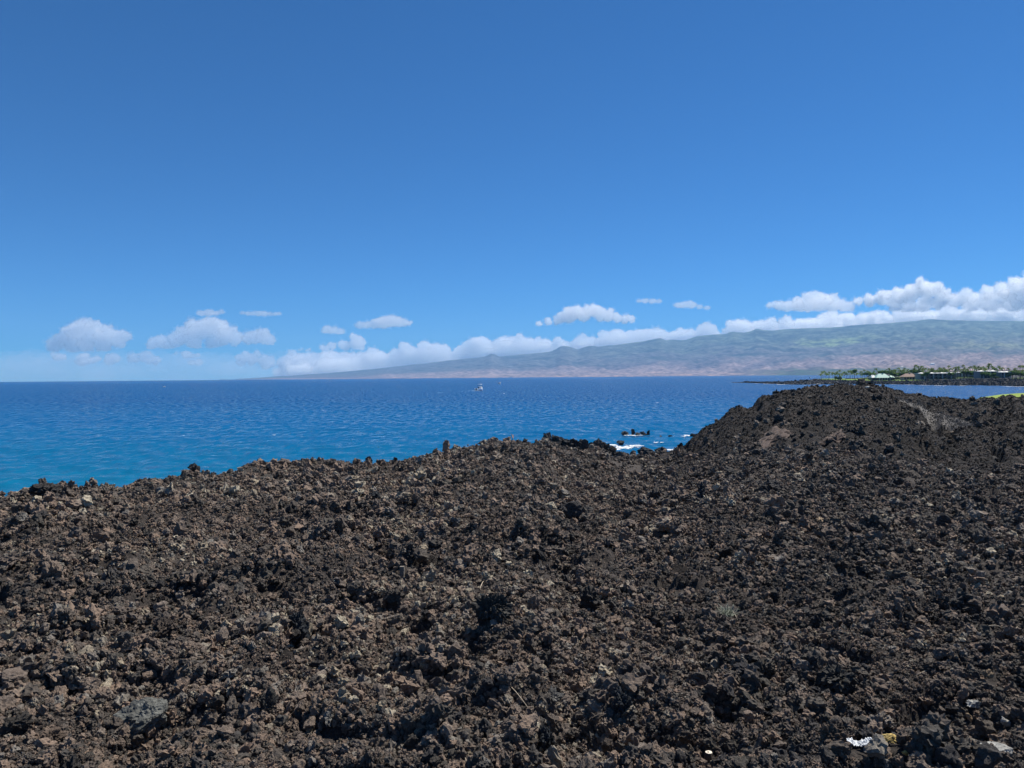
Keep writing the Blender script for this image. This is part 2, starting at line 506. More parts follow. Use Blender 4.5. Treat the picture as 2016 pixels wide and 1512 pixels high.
X, Y = field_points(720000)
da = rng.choice([-1, 1], 130000) * np.radians(rng.uniform(42, 64, 130000)); dd = 1 / rng.uniform(1 / 30, 1 / 2.6, 130000)
X, Y = np.concatenate([X, dd * np.sin(da)]), np.concatenate([Y, dd * np.cos(da)])
Z = field_z(X, Y)
ok = Z > -.6
X, Y, Z = X[ok], Y[ok], Z[ok]
hz = np.where(Y > 32, hill_z(X, np.maximum(Y, 32.0)), -9)
ok = hz < Z + .2
X, Y, Z = X[ok], Y[ok], Z[ok]
n = len(X)
small = rng.random(n) < .62
Dm = np.maximum(Y, np.hypot(X, Y) * .8)
r = dmed(Dm) * .5 * np.exp(rng.normal(0, .42, n)) * np.where(small, .55, 1.2)
r = r * np.where(rng.random(n) < .035, 2.0, 1.0)
r = np.minimum(r, dmed(Dm) * 2.1)
fine = sstep(.12, .42, fbm(X / 2.6 + 9, Y / 3.4, octv=3, seed=151))          # patches of finer gravel
r = r * (1 - .25 * fine)
# clumps: the larger stones gather in patches and lie higher
cl = fbm(X / (.35 + .03 * Y), Y / (.35 + .03 * Y), octv=2, seed=55)
r = r * (1 + .55 * np.clip(cl, -.5, 1))
pts = np.stack([X, Y, Z + r * rng.uniform(-.15, .9, n) + r * np.clip(cl, 0, 1) * 1.2], -1)
scl = r[:, None] * rng.uniform(.75, 1.3, (n, 3))
rot = rng.uniform(0, 2 * math.pi, (n, 3))
darkness = sstep(900, 1700, CX + F * X / Y) * .38 + sstep(20, 60, Y) * .25 + fbm(X / 3, Y / 3, octv=2, seed=77) * .5  # more dark stones to the right, in part shading put into the colour
sx_, sy_ = CX + F * X / Y, 748 - .0083 * CX * 0 - 5 + (EYE.z - pts[:, 2]) / Y * F      # keep small distinct finds free of loose stones
clear = np.zeros(n, bool)
FINDS = ((1690, 1483, 30, 22), (1757, 1484, 25, 20), (1786, 1502, 14, 14), (1912, 1432, 14, 12), (1983, 1440, 15, 15), (1392, 1498, 13, 16), (1950, 1352, 16, 13), (1432, 1205, 20, 18), (791, 1136, 9, 16), (1925, 1404, 20, 12), (645, 1448, 22, 22))
for a, b, w, h in FINDS:
    clear |= ((sx_ - a) / w) ** 2 + ((sy_ - b) / h) ** 2 < 1
pts, scl, rot, Y, X, n = pts[~clear], scl[~clear], rot[~clear], Y[~clear], X[~clear], int((~clear).sum())
darkness = darkness[~clear]
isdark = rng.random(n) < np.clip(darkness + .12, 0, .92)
GR = fbm(X / 5, Y / 9, octv=2, seed=88)
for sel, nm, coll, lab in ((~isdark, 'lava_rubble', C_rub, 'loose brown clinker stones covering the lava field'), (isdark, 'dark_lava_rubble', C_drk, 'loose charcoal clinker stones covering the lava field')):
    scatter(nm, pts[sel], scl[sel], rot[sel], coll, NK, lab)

# rubble on the hill
nh = 150000
Yh = rng.uniform(36, 100, nh) ** 1.0
Xh = Yh * (rng.uniform(1325, 2300, nh) - CX) / F
Zh = hill_z(Xh, Yh); fz = field_z(Xh, Yh)
ok = (Zh > -.3) & (Zh > fz - .2); Xh, Yh, Zh = Xh[ok], Yh[ok], Zh[ok]
nh = len(Xh)
rh = dmed(Yh) * .25 * np.exp(rng.normal(0, .4, nh))
azh = CX + F * Xh / Yh
scree = np.exp(-((azh - (1790 + (Yh * 0)) ) / 60) ** 2) * sstep(60, 70, Yh)
bare = fbm(azh / 60, Yh / 7, octv=3, seed=140) + .9 * np.exp(-((azh - 1540) / 45) ** 2 - ((Yh - 52) / 5) ** 2) + .9 * np.exp(-((azh - 1630) / 40) ** 2 - ((Yh - 51) / 4) ** 2)
SOIL = [(1527, 862, 42, 13, -.45), (1636, 869, 40, 11, -.4)]
def soil_mask(X_, Y_, Z_):
    x_ = CX + F * X_ / Y_; y_ = 750.3 - .0083 * x_ + (EYE.z - Z_) / Y_ * F; m_ = np.zeros(len(x_), bool)
    for a, b, w, h, r_ in SOIL:
        u, v_ = (x_ - a) * math.cos(r_) + (y_ - b) * math.sin(r_), -(x_ - a) * math.sin(r_) + (y_ - b) * math.cos(r_)
        m_ |= (u / w) ** 2 + (v_ / h) ** 2 < .8 + rng.normal(0, .25, len(x_))
    return m_
def trail_mask(X_, Y_, Z_):
    return on_trail(X_, Y_) > .45 + rng.normal(0, .25, len(X_))
keep = (rng.random(nh) > sstep(.1, .6, bare) * .7) & ~trail_mask(Xh, Yh, Zh) & ~(soil_mask(Xh, Yh, Zh) & (rng.random(nh) < .9))
Xh, Yh, Zh, rh, azh = Xh[keep], Yh[keep], Zh[keep], rh[keep], azh[keep]; nh = len(Xh)
pts = np.stack([Xh, Yh, Zh + rh * rng.uniform(-.5, .6, nh)], -1)
scatter('hill_rubble', pts, rh[:, None] * rng.uniform(.7, 1.3, (nh, 3)), rng.uniform(0, 6.283, (nh, 3)), stone_collection('hill_kinds', M_hill_stone, NK, 300), NK, 'black clinker stones covering the lava mound')

nb_ = 900
Yb_ = rng.uniform(44, 86, nb_); Xb_ = Yb_ * (rng.uniform(1340, 2200, nb_) - CX) / F
Zb_ = hill_z(Xb_, Yb_); ok = ~trail_mask(Xb_, Yb_, Zb_) & (Zb_ > .5) & (Zb_ > field_z(Xb_, Yb_)); Xb_, Yb_, Zb_ = Xb_[ok], Yb_[ok], Zb_[ok]
rb_ = np.minimum(.22 * np.exp(rng.normal(0, .4, len(Xb_))), .45)
scatter('hill_blocks', np.stack([Xb_, Yb_, Zb_ + rb_ * .15], -1), rb_[:, None] * rng.uniform(.7, 1.3, (len(Xb_), 3)), rng.uniform(0, 6.283, (len(Xb_), 3)), stone_collection('block_kinds', M_boulder, 6, 850), 6, 'jagged dark blocks studding the lava mound')
M_gravel = rock_mat('grey_gravel', [(0, (.08, .074, .068)), (.6, (.12, .112, .103)), (1, (.18, .168, .153))], bump=.08)
def on_hill(xy):
    xy = np.array(xy); Ys_ = np.linspace(50, 84, 120)
    D_ = np.array([tuple(fwd * F + rtv * (x - CX) + upv * (CY - y)) for x, y in xy])
    k_ = D_ / D_[:, 1:2]
    X_ = k_[:, 0:1] * Ys_; Z_ = EYE.z + k_[:, 2:3] * Ys_; Yb_ = np.broadcast_to(Ys_, X_.shape)
    g_ = hill_z(X_, Yb_); i_ = np.argmax(Z_ < g_, axis=1); r_ = np.arange(len(xy))
    return np.stack([X_[r_, i_], Ys_[i_], g_[r_, i_]], -1)
M_path = rock_mat('trail_gravel', [(.3, (.10, .092, .085)), (.55, (.135, .125, .115)), (.8, (.18, .167, .155))], False, .35, 4.0)
def trail_mesh():
    q = np.linspace(59.7, 73.3, 70); w = np.linspace(-1, 1, 12)
    YY, WW = np.meshgrid(q, w, indexing='ij')
    XX = np.interp(YY, TR_Y, TR_X) + WW * np.interp(YY, TR_Y, TR_W) * (1.05 + .3 * fbm(YY * .9 + 3 * np.sign(WW), 0 * YY, octv=3, seed=6))
    return mesh_np('gravel_path', np.stack([XX, YY, hill_z(XX, YY) + .06 - .10 * WW ** 4], -1).reshape(-1, 3), grid_faces(70, 12), True)
M_soil = rock_mat('brown_soil', [(.3, (.055, .040, .033)), (.55, (.085, .061, .050)), (.8, (.125, .09, .073))], False, .6, 3.0)
for a, b, w, h, r_ in SOIL:
    rr, th = np.linspace(0, 1, 14), np.linspace(0, 2 * math.pi, 60)
    RR, TH = np.meshgrid(rr, th, indexing='ij')
    jag = 1 + .45 * fbm(np.cos(TH) * 2.2 + a, np.sin(TH) * 2.2, octv=4, seed=int(a))
    u, v_ = RR * jag * w * np.cos(TH), RR * jag * h * np.sin(TH)
    P = on_hill(np.stack([a + u * math.cos(r_) - v_ * math.sin(r_), b + u * math.sin(r_) + v_ * math.cos(r_)], -1).reshape(-1, 2))
    P[:, 2] = hill_z(P[:, 0], P[:, 1], False) + .16 * (1 - RR.ravel() ** 3) + .10 * fbm(P[:, 0] * 1.2, P[:, 1] * 1.2, octv=3, seed=4)
    tag(link('soil_patch', mesh_np('soil_patch', P, grid_faces(14, 60), True), M_soil), 'bare brown soil patch at the foot of the mound', None, None, 'structure')
tag(link('gravel_path', trail_mesh(), M_path), 'smooth pale grey gravel path worn into the mound', None, None, 'structure')
yg2 = rng.uniform(59.7, 73.3, 3000); xg2 = np.interp(yg2, TR_Y, TR_X) + rng.normal(0, .6, 3000) * np.interp(yg2, TR_Y, TR_W)
pg = np.stack([xg2, yg2, hill_z(xg2, yg2) + .05], -1)
rg = .032 * np.exp(rng.normal(0, .4, len(pg)))
scatter('gravel_trail', pg + np.stack([0 * rg, rng.normal(0, .15, len(pg)), .02 + rg * .2], -1), rg[:, None] * rng.uniform(.7, 1.3, (len(pg), 3)), rng.uniform(0, 6.283, (len(pg), 3)), stone_collection('gravel_kinds', M_gravel, 5, 800), 5, 'pale grey gravel trail crossing the mound')
# larger stones that can be picked apart: parts of the field
protos = [rock_mesh('stone', 4 if i < 8 else 3, 500 + i, M_boulder if i % 3 else M_rubble, rough=1.25, cuts=4 + i % 5, pit=1.3) for i in range(24)]
placed = []
tries = 0
while len(placed) < 250 and tries < 20000:
    tries += 1
    x = rng.uniform(-40, 2056); y = 1530 - 650 * rng.random() ** 1.25
    g = ground_hit(x, y, lambda a, b: field_z(a, b, False), n=400)
    if g is None: continue
    s = F * .5 / g.y
    pxr = rng.choice([9, 12, 15, 19, 25, 34], p=[.25, .28, .21, .14, .08, .04]) * (.75 + .5 * (y - 880) / 640)
    rad = pxr / F * g.y
    if any(((x - a) / (w + pxr)) ** 2 + ((y - 6 - b) / (h + pxr)) ** 2 < 1 for a, b, w, h in FINDS + ((1970, 1492, 45, 30), (270, 1450, 50, 36))): continue
    if any((px - x) ** 2 + ((py - y) * 1.6) ** 2 < (pr + pxr) ** 2 * 1.1 for px, py, pr in placed): continue
    placed.append((x, y, pxr))
    k = int(rng.integers(0, 8)) if pxr > 24 else int(rng.integers(8, 24))
    o = link('lava_stone', protos[k], None, lava_field)
    o.location = (g.x, g.y, g.z + rad * rng.uniform(.12, .45))
    o.scale = (rad * rng.uniform(.9, 1.25), rad * rng.uniform(.9, 1.2), rad * rng.uniform(.85, 1.2))
    o.rotation_euler = tuple(rng.uniform(-.6, .6, 2)) + (rng.uniform(0, 6.283),)

# ------------------------------------------------------------------ the sea
def sea_material():
    m, n, l, out = new_mat('sea_water')
    dif = n.new('ShaderNodeBsdfDiffuse'); glo = n.new('ShaderNodeBsdfGlossy'); glo.inputs['Roughness'].default_value = .16
    fr = n.new('ShaderNodeFresnel'); fr.inputs['IOR'].default_value = 1.33
    shel = n.new('ShaderNodeMath'); shel.operation = 'MULTIPLY'
    pn = n.new('ShaderNodeTexNoise'); pn.inputs['Scale'].default_value = .20; pn.inputs['Detail'].default_value = 6; pn.inputs['Roughness'].default_value = .72
    pm = n.new('ShaderNodeMapping'); pm.inputs['Scale'].default_value = (2.6, 1, 1); pm.inputs['Rotation'].default_value = (0, 0, R(-6))
    pg_ = n.new('ShaderNodeNewGeometry'); l.new(pg_.outputs['Position'], pm.inputs[0]); l.new(pm.outputs[0], pn.inputs['Vector'])
    pr = n.new('ShaderNodeMapRange'); pr.inputs['From Min'].default_value = .42; pr.inputs['From Max'].default_value = .66
    pr.inputs['To Min'].default_value = .0; pr.inputs['To Max'].default_value = 1.25
    l.new(pn.outputs['Fac'], pr.inputs['Value']); l.new(pr.outputs['Result'], shel.inputs[1])     # reflection share varied by noise, painting in lighter and darker wavelets
    l.new(fr.outputs[0], shel.inputs[0]); mix = n.new('ShaderNodeMixShader'); l.new(shel.outputs[0], mix.inputs[0])
    l.new(dif.outputs[0], mix.inputs[1]); l.new(glo.outputs[0], mix.inputs[2])
    geo = n.new('ShaderNodeNewGeometry'); sep = n.new('ShaderNodeSeparateXYZ'); l.new(geo.outputs['Position'], sep.inputs[0])
    # water gets shallower and greener towards the rocky shore
    d1 = n.new('ShaderNodeMapRange'); d1.inputs['From Min'].default_value = 60; d1.inputs['From Max'].default_value = 420
    l.new(sep.outputs['Y'], d1.inputs['Value'])
    pat = n.new('ShaderNodeTexNoise'); pat.inputs['Scale'].default_value = .012; pat.inputs['Detail'].default_value = 5
    mp = n.new('ShaderNodeMapping'); mp.inputs['Scale'].default_value = (.35, 1, 1)
    l.new(geo.outputs['Position'], mp.inputs[0]); l.new(mp.outputs[0], pat.inputs['Vector'])
    ad = n.new('ShaderNodeMath'); ad.operation = 'MULTIPLY_ADD'; ad.inputs[1].default_value = .5; ad.inputs[2].default_value = -.25
    l.new(pat.outputs['Fac'], ad.inputs[0])
    su = n.new('ShaderNodeMath'); su.operation = 'ADD'; su.use_clamp = True
    l.new(d1.outputs[0], su.inputs[0]); l.new(ad.outputs[0], su.inputs[1])
    r = ramp(n, [(0, SEA_NEAR), (.35, SEA_MID), (1, SEA_FAR)])
    l.new(su.outputs[0], r.inputs['Fac']); l.new(r.outputs['Color'], dif.inputs['Color'])
    prev = None
    for sc, st, det, dist, ax in ((.05, .8, 3, 2.4, .45), (.25, .9, 4, .8, .5), (1.1, .7, 3, .16, .7)):
        mp2 = n.new('ShaderNodeMapping'); mp2.inputs['Scale'].default_value = (ax, 1, 1); mp2.inputs['Rotation'].default_value = (0, 0, R(12))
        l.new(geo.outputs['Position'], mp2.inputs[0])
        w = n.new('ShaderNodeTexNoise'); w.inputs['Scale'].default_value = sc; w.inputs['Detail'].default_value = det
        l.new(mp2.outputs[0], w.inputs['Vector'])
        b = n.new('ShaderNodeBump'); b.inputs['Strength'].default_value = st; b.inputs['Distance'].default_value = dist
        l.new(w.outputs['Fac'], b.inputs['Height'])
        if prev is not None: l.new(prev.outputs['Normal'], b.inputs['Normal'])
        prev = b
    for q in (dif, glo, fr): l.new(prev.outputs['Normal'], q.inputs['Normal'])
    l.new(mix.outputs[0], out.inputs['Surface'])
    return m
SEA_NEAR, SEA_MID, SEA_FAR = (.004, .112, .215), (.003, .085, .225), (.001, .056, .180)
M_sea = sea_material()

def sea_mesh():
    """Sector in front with real waves, the rest of the circle as coarse rings."""
    az = R(41)
    na = 620; a = np.linspace(-az, az, na)
    d = [34.0]
    while d[-1] < 3200: d.append(d[-1] + max(.5, .85 * d[-1] ** 2 / 9000.0))
    d = np.array(d + [4500, 6500, 9000, 13000])
    A, D = np.meshgrid(a, d, indexing='ij')
    X, Y = D * np.sin(A), D * np.cos(A)
    w1 = fbm(X / 9 + Y * .02, Y / 4.2, octv=3, seed=301); w2 = fbm(X / 2.6, Y / 1.7, octv=2, seed=302); w3 = fbm(X / 60, Y / 24, octv=3, seed=303)
    Z = (.36 * w1 + .20 * w2) + .5 * w3 * sstep(120, 600, D)
    Z = Z * np.where(D > 3300, 0, 1)
    Z[0, :] = 0; Z[-1, :] = 0; Z[:, 0] = 0; Z[:, -1] = 0
    v = np.stack([X, Y, Z], -1).reshape(-1, 3)
    f = grid_faces(na, len(d))
    a2 = np.linspace(az, 2 * math.pi - az, 90); A, D = np.meshgrid(a2, d[[0, -1]], indexing='ij')
    v2 = np.stack([D * np.sin(A), D * np.cos(A), 0 * D], -1).reshape(-1, 3); f2 = grid_faces(90, 2) + len(v)
    return mesh_np('sea', np.concatenate([v, v2]), np.concatenate([f, f2]), True)
sea = tag(link('sea', sea_mesh(), M_sea), 'deep blue rippled ocean reaching to the horizon', None, None, 'structure')

# ------------------------------------------------------------------ the distant mountain
RIDGE = [(430, 749), (480, 745.5), (560, 740.5), (640, 735), (700, 730), (760, 724), (840, 715), (900, 708), (955, 702.5), (968, 699.5), (985, 702), (1040, 697), (1088, 692), (1102, 686.5), (1122, 685.5),
         (1138, 688), (1150, 684.5), (1168, 684), (1190, 681.5), (1230, 677), (1280, 670.5), (1300, 669), (1312, 672.5), (1325, 669.5), (1345, 670), (1372, 663), (1400, 659), (1430, 657.5), (1446, 653.5),
         (1466, 655.5), (1490, 649), (1520, 651), (1560, 647), (1640, 645), (1690, 640), (1740, 637), (1800, 632), (1830, 628.5), (1860, 630), (1940, 632), (2016, 632), (2300, 634), (2700, 650)]
def mountain():
    na, nt = 760, 200
    px = np.linspace(432, 2700, na)
    ry = np.interp(px, [a for a, b in RIDGE], [b for a, b in RIDGE])
    ry = ry - sum(h_ * np.exp(-((px - c_) / w_) ** 2) for c_, w_, h_ in ((968, 9, 3.5), (1110, 16, 4.5), (1162, 11, 3), (1300, 20, 3), (1440, 9, 1.5), (1492, 9, 2), (1380, 10, 1)))
    ry = ry + fbm(px / 14, px * 0, octv=3, seed=4) * .8
    Yr = np.interp(px, [430, 1000, 1500, 2016, 2700], [27000, 25000, 22500, 21000, 20000])
    Ys = np.interp(px, [430, 560, 1000, 1440, 1610, 1700, 1760, 2016, 2700], [26000, 22000, 17000, 13500, 10000, 8500, 6500, 5500, 5200])
    zr = np.array([pix(a, b, c).z for a, b, c in zip(px, ry, Yr)])
    t = np.concatenate([np.linspace(0, 1, nt - 6), 1 + np.array([.01, .03, .06, .1, .16, .25])])
    PX, T = np.meshgrid(px, t, indexing='ij')
    YY = Ys[:, None] + (Yr - Ys)[:, None] * T
    tt = np.clip(T, 0, 1)
    Zr = zr[:, None]
    ang = Zr / Yr[:, None]
    # keep the slope rising steadily as seen from the coast, with ravines and cinder cones
    Z = YY * ang * (tt ** 1.05) * np.where(T > 1, 1 - (T - 1) * 5, 1)
    rav = fbm(PX / 26 + T * 3.0, T * 5, octv=4, seed=12)
    Z = Z + np.where(T < .97, rav * 46 * sstep(0, .25, tt) * sstep(1.0, .85, tt) * np.clip(Zr / 500, 0, 1), 0)
    for cx, ct, w, h in ((1680, .84, 16, 75), (1762, .80, 10, 45), (1500, .93, 14, 60), (1410, .9, 12, 45), (2000, .74, 18, 60), (1240, .88, 14, 45)):
        Z = Z + h * np.exp(-((PX - cx) / w) ** 2 - ((T - ct) / .018) ** 2)
    Z = np.where(T == 0, -25, Z)
    X = YY * (PX - CX) / F
    # land cover: dry grass low down, dark patches, scrub, green pasture above
    nz = fbm(PX / 70, T * 9, octv=5, seed=31); nz2 = fbm(PX / 22, T * 34, octv=4, seed=61); nz3 = fbm(PX / 7, T * 60, octv=3, seed=91)
    hgt = tt + nz * .13
    right = sstep(900, 1500, PX)
    def lerp(a, b, k): return a + (np.asarray(b) - a) * k[..., None]
    c = np.ones(PX.shape + (3,)) * np.array([.215, .160, .150])  # land colours shifted towards mauve and blue grey, part of the haze painted in
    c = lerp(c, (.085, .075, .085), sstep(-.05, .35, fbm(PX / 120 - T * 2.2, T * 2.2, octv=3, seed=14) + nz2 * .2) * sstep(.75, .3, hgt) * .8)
    c = lerp(c, (.085, .086, .085), sstep(.28, .5, hgt) * .9)
    c = lerp(c, (.075, .098, .072), sstep(.55, .8, hgt) * right * .9)
    c = lerp(c, (.125, .145, .095), sstep(.05, .4, nz2 + nz * .6) * sstep(.45, .65, hgt) * right * .55)
    past = np.exp(-((PX - 1640) / 75) ** 4 - ((T - .70 - (PX - 1640) * .0003) / .075) ** 4)
    c = lerp(c, (.165, .215, .085), past * np.clip(.6 + nz2 * .8, 0, 1))
    c = lerp(c, (.16, .17, .085), np.exp(-((PX - 1960) / 90) ** 4 - ((T - .55) / .06) ** 2) * .7)
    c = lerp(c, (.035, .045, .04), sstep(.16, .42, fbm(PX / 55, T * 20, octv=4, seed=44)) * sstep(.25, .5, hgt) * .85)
    low = sstep(1420, 1560, PX) * sstep(1860, 1760, PX) * sstep(.2, .1, T + nz2 * .06)
    c = lerp(c, (.04, .07, .035), low * np.clip(.75 + nz3, 0, 1))
    c = lerp(c, (.34, .22, .16), sstep(.1, .35, nz2) * sstep(.2, .02, T) * (1 - low) * .7)
    c = c * np.clip(1 + nz3 * .9 + nz2 * .5, .3, 2.0)[..., None]
    nT = len(t)
    idx = np.arange(na * nT).reshape(na, nT)
    q = np.stack([idx[:-1, :-1], idx[:-1, 1:], idx[1:, 1:], idx[1:, :-1]], -1).reshape(-1, 4)[:, ::-1]
    me = mesh_np('mountain', np.stack([X, YY, Z], -1).reshape(-1, 3), q, True)
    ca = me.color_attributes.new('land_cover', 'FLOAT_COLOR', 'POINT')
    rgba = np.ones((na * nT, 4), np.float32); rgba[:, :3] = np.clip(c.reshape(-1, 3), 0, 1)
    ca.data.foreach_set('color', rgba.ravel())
    return me
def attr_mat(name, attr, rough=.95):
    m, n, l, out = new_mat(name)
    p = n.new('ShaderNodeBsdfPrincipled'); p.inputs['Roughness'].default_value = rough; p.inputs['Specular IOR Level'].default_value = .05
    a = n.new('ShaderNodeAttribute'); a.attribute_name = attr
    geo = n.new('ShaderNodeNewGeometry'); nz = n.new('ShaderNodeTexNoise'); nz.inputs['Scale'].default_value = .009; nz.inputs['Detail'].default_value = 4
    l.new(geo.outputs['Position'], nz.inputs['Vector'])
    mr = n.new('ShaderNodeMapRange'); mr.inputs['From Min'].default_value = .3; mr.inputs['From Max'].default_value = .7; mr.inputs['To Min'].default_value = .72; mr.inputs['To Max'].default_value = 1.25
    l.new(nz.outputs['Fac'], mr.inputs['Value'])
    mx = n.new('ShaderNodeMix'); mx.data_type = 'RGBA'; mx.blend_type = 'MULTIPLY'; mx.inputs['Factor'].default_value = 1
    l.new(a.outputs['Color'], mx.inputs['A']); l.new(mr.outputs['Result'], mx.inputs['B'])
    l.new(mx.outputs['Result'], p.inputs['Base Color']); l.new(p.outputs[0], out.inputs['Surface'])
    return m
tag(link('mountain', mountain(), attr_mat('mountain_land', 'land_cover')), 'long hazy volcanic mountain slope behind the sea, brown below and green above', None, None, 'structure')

# ------------------------------------------------------------------ haze
def haze():
    b = MB(); x0, x1, y0, y1, z0, z1 = -14000, 30000, -14000, 30500, -40, 1640
    b.box((x0 + x1) / 2, (y0 + y1) / 2, (z0 + z1) / 2, x1 - x0, y1 - y0, z1 - z0)
    m, n, l, out = new_mat('haze_air')
    v = n.new('ShaderNodeVolumePrincipled')
    v.inputs['Color'].default_value = HAZE_COL
    v.inputs['Density'].default_value = HAZE_DENS
    l.new(v.outputs[0], out.inputs['Volume'])
    tag(link('haze', b.mesh('haze'), m), 'pale blue air haze over the sea', None, None, 'stuff')
HAZE_COL, HAZE_DENS = (.31, .635, 1.0, 1), 2.9e-5
haze()

# ------------------------------------------------------------------ the headland across the bay
HL_X = [1440, 1462, 1500, 1540, 1570, 1620, 1740, 1850, 1880, 2016, 2300, 2700]
HL_Y = [1260, 1165, 1028, 935, 905, 900, 890, 757, 752, 668, 600, 560]
def hl_z(PX, T):
    hc = np.interp(PX, [1440, 1462, 1500, 1560, 1620, 1740, 1850, 1960, 2016, 2700], [-.6, .4, 1.1, 1.9, 2.4, 2.1, 3.4, 5.0, 5.6, 6])
    hl = np.interp(PX, [1440, 1462, 1500, 1560, 1610, 1680, 1740, 1850, 1960, 2700], [-.8, .4, 1.5, 3.0, 5.0, 4.6, 3.6, 4.6, 6.2, 7])
    ht = np.interp(PX, [1440, 1462, 1500, 1560, 1610, 1700, 1740, 1850, 2700], [-1, .2, 1.0, 2.5, 5.2, 6.0, 6.9, 7.2, 8])
    back = np.interp(PX, [1440, 1462, 1540, 1600, 1700, 1730, 2700], [40, 60, 110, 210, 260, 900, 900])
    z = np.where(T < 6, hc * .6 * np.clip(T / 6, -1, 1), np.where(T < 26, hc * (.6 + .4 * (T - 6) / 20), np.where(T < 100, hc + (hl - hc) * sstep(26, 100, T), hl + (ht - hl) * sstep(100, 180, T))))
    z = z + np.interp(PX, [1690, 1740, 2700], [0, 9, 10]) * sstep(240, 700, T)
    return np.where(T > back, z - (z + 3) * sstep(0, 40, T - back), z)
def hl_point(px, T):
    Y = float(np.interp(px, HL_X, HL_Y)) + T
    return Vector((Y * (px - CX) / F, Y, float(hl_z(np.array(float(px)), np.array(float(T))))))
def hl_mesh(name, px, t, lift=0.0, rocky=True, tfun=None):
    PX, T = np.meshgrid(px, t, indexing='ij')
    if tfun is not None: T = tfun(PX, T)
    Y = np.interp(PX, HL_X, HL_Y) + T
    wob = fbm(PX / 9, T * 0, octv=3, seed=9) * 14 * sstep(30, -2, T) if rocky else 0
    Y = Y + wob
    Z = hl_z(PX, T) + lift
    if rocky:
        k = sstep(-1, 3, T) * sstep(70, 30, T)
        Z = Z + k * np.maximum(-.9, fbm(PX / 5, T / 9, octv=4, seed=19) * 1.5) + .2 * fbm(PX / 12, T / 20, octv=2, seed=7)
    X = Y * (PX - CX) / F
    na, nT = PX.shape
    idx = np.arange(na * nT).reshape(na, nT)
    q = np.stack([idx[:-1, :-1], idx[:-1, 1:], idx[1:, 1:], idx[1:, :-1]], -1).reshape(-1, 4)[:, ::-1]
    return mesh_np(name, np.stack([X, Y, Z], -1).reshape(-1, 3), q)
M_head = rock_mat('headland_lava', [(.25, (.018, .018, .02)), (.5, (.032, .032, .034)), (.75, (.06, .056, .052)), (1, (.12, .11, .10))], False, .5, .22)
tt = np.concatenate([np.array([-16, -6]), np.linspace(0, 80, 50), np.linspace(84, 300, 24), np.linspace(330, 1400, 16)])
tag(link('headland', hl_mesh('headland', np.concatenate([np.linspace(1440, 2060, 620), np.linspace(2063, 2700, 60)]), tt), M_head), 'low black lava headland across the bay carrying the resort', None, None, 'structure')


nr = 9000
pxr = rng.uniform(1462, 2100, nr); tr = rng.uniform(0, 1, nr) ** 1.2 * np.interp(pxr, [1462, 1600, 1700, 1860, 2100], [60, 120, 60, 62, 55])
Yr_ = np.interp(pxr, HL_X, HL_Y) + tr + fbm(pxr / 9, tr * 0, octv=3, seed=9) * 14 * sstep(30, -2, tr)
Zr_ = hl_z(pxr, tr) + np.clip(fbm(pxr / 5, tr / 9, octv=4, seed=19) * 1.5, -.9, 2) * sstep(70, 30, tr)
rr_ = .55 * np.exp(rng.normal(0, .5, nr))
scatter('headland_rubble', np.stack([Yr_ * (pxr - CX) / F, Yr_, Zr_], -1), rr_[:, None] * rng.uniform(.7, 1.5, (nr, 3)), rng.uniform(0, 6.283, (nr, 3)), stone_collection('coast_kinds', M_coast, 6, 700), 6, 'black broken lava blocks along the headland shelf')
M_lawn = simple_mat('lawn_grass', (.16, .24, .045), .9, .3, .06, .1)
M_lawn2 = simple_mat('golf_grass', (.20, .26, .045), .9, .18, .05, .1)
def lawn(name, x0, x1, t0, t1, label, mat, nx=60):
    def tf(PX, T):
        lo = np.interp(PX, *t0); hi = np.interp(PX, *t1)
        return lo + (hi - lo) * T + fbm(PX / 14, T * 2, octv=2, seed=66) * 4
    return tag(link(name, hl_mesh(name, np.linspace(x0, x1, nx), np.linspace(0, 1, 10), .35, False, tf), mat), label, None, None, 'structure')
lawn('lawn', 1604, 1845, ([1604, 1625, 1700, 1800, 1845], [150, 84, 62, 52, 70]), ([1604, 1625, 1700, 1800, 1845], [158, 205, 128, 108, 78]), 'bright green seaside lawn strip along the headland', M_lawn, 120)
lawn('lawn', 1690, 1960, ([1690, 1960], [132, 120]), ([1690, 1960], [240, 300]), 'green resort grounds around the buildings on the headland', simple_mat('grounds_grass', (.075, .11, .03), .9, .5, .09, .1), 80)
lawn('lawn', 1992, 2120, ([1992, 2120], [80, 60]), ([1992, 2120], [100, 110]), 'green lawn strip at the right edge above the black cliff', M_lawn, 30)

# near golf green on the near shore, just behind the saddle of the mound
def green_land():
    px = np.linspace(1905, 2500, 90); t = np.linspace(0, 1, 26)
    PX, T = np.meshgrid(px, t, indexing='ij')
    Yn = np.interp(PX, [1905, 2016, 2500], [215, 205, 190]); Yf = np.interp(PX, [1905, 1935, 1990, 2016, 2500], [238, 300, 330, 335, 360])
    Y = Yn + (Yf - Yn) * T
    Z = np.interp(PX, [1905, 2016, 2500], [2.6, 3.3, 4]) + 0 * T + fbm(PX / 30, T * 3, octv=2, seed=2) * .25 - sstep(.93, 1, T) * 5.5 - sstep(.05, 0, T) * 1.5
    return PX, T, Y, Z
PX, T, Y, Z = green_land()
tag(link('shore_ground', mesh_np('shore_ground', np.stack([Y * (PX - CX) / F, Y, Z - .3], -1).reshape(-1, 3), grid_faces(*PX.shape)), simple_mat('red_soil', (.16, .085, .05), .95, .3, .3, .1)), 'reddish brown soil under the golf green at the right edge', None, None, 'structure')
s_ = (T > .22) & (T < .94)
rows = np.where(s_[0])[0]
sl = slice(rows[0], rows[-1] + 1)
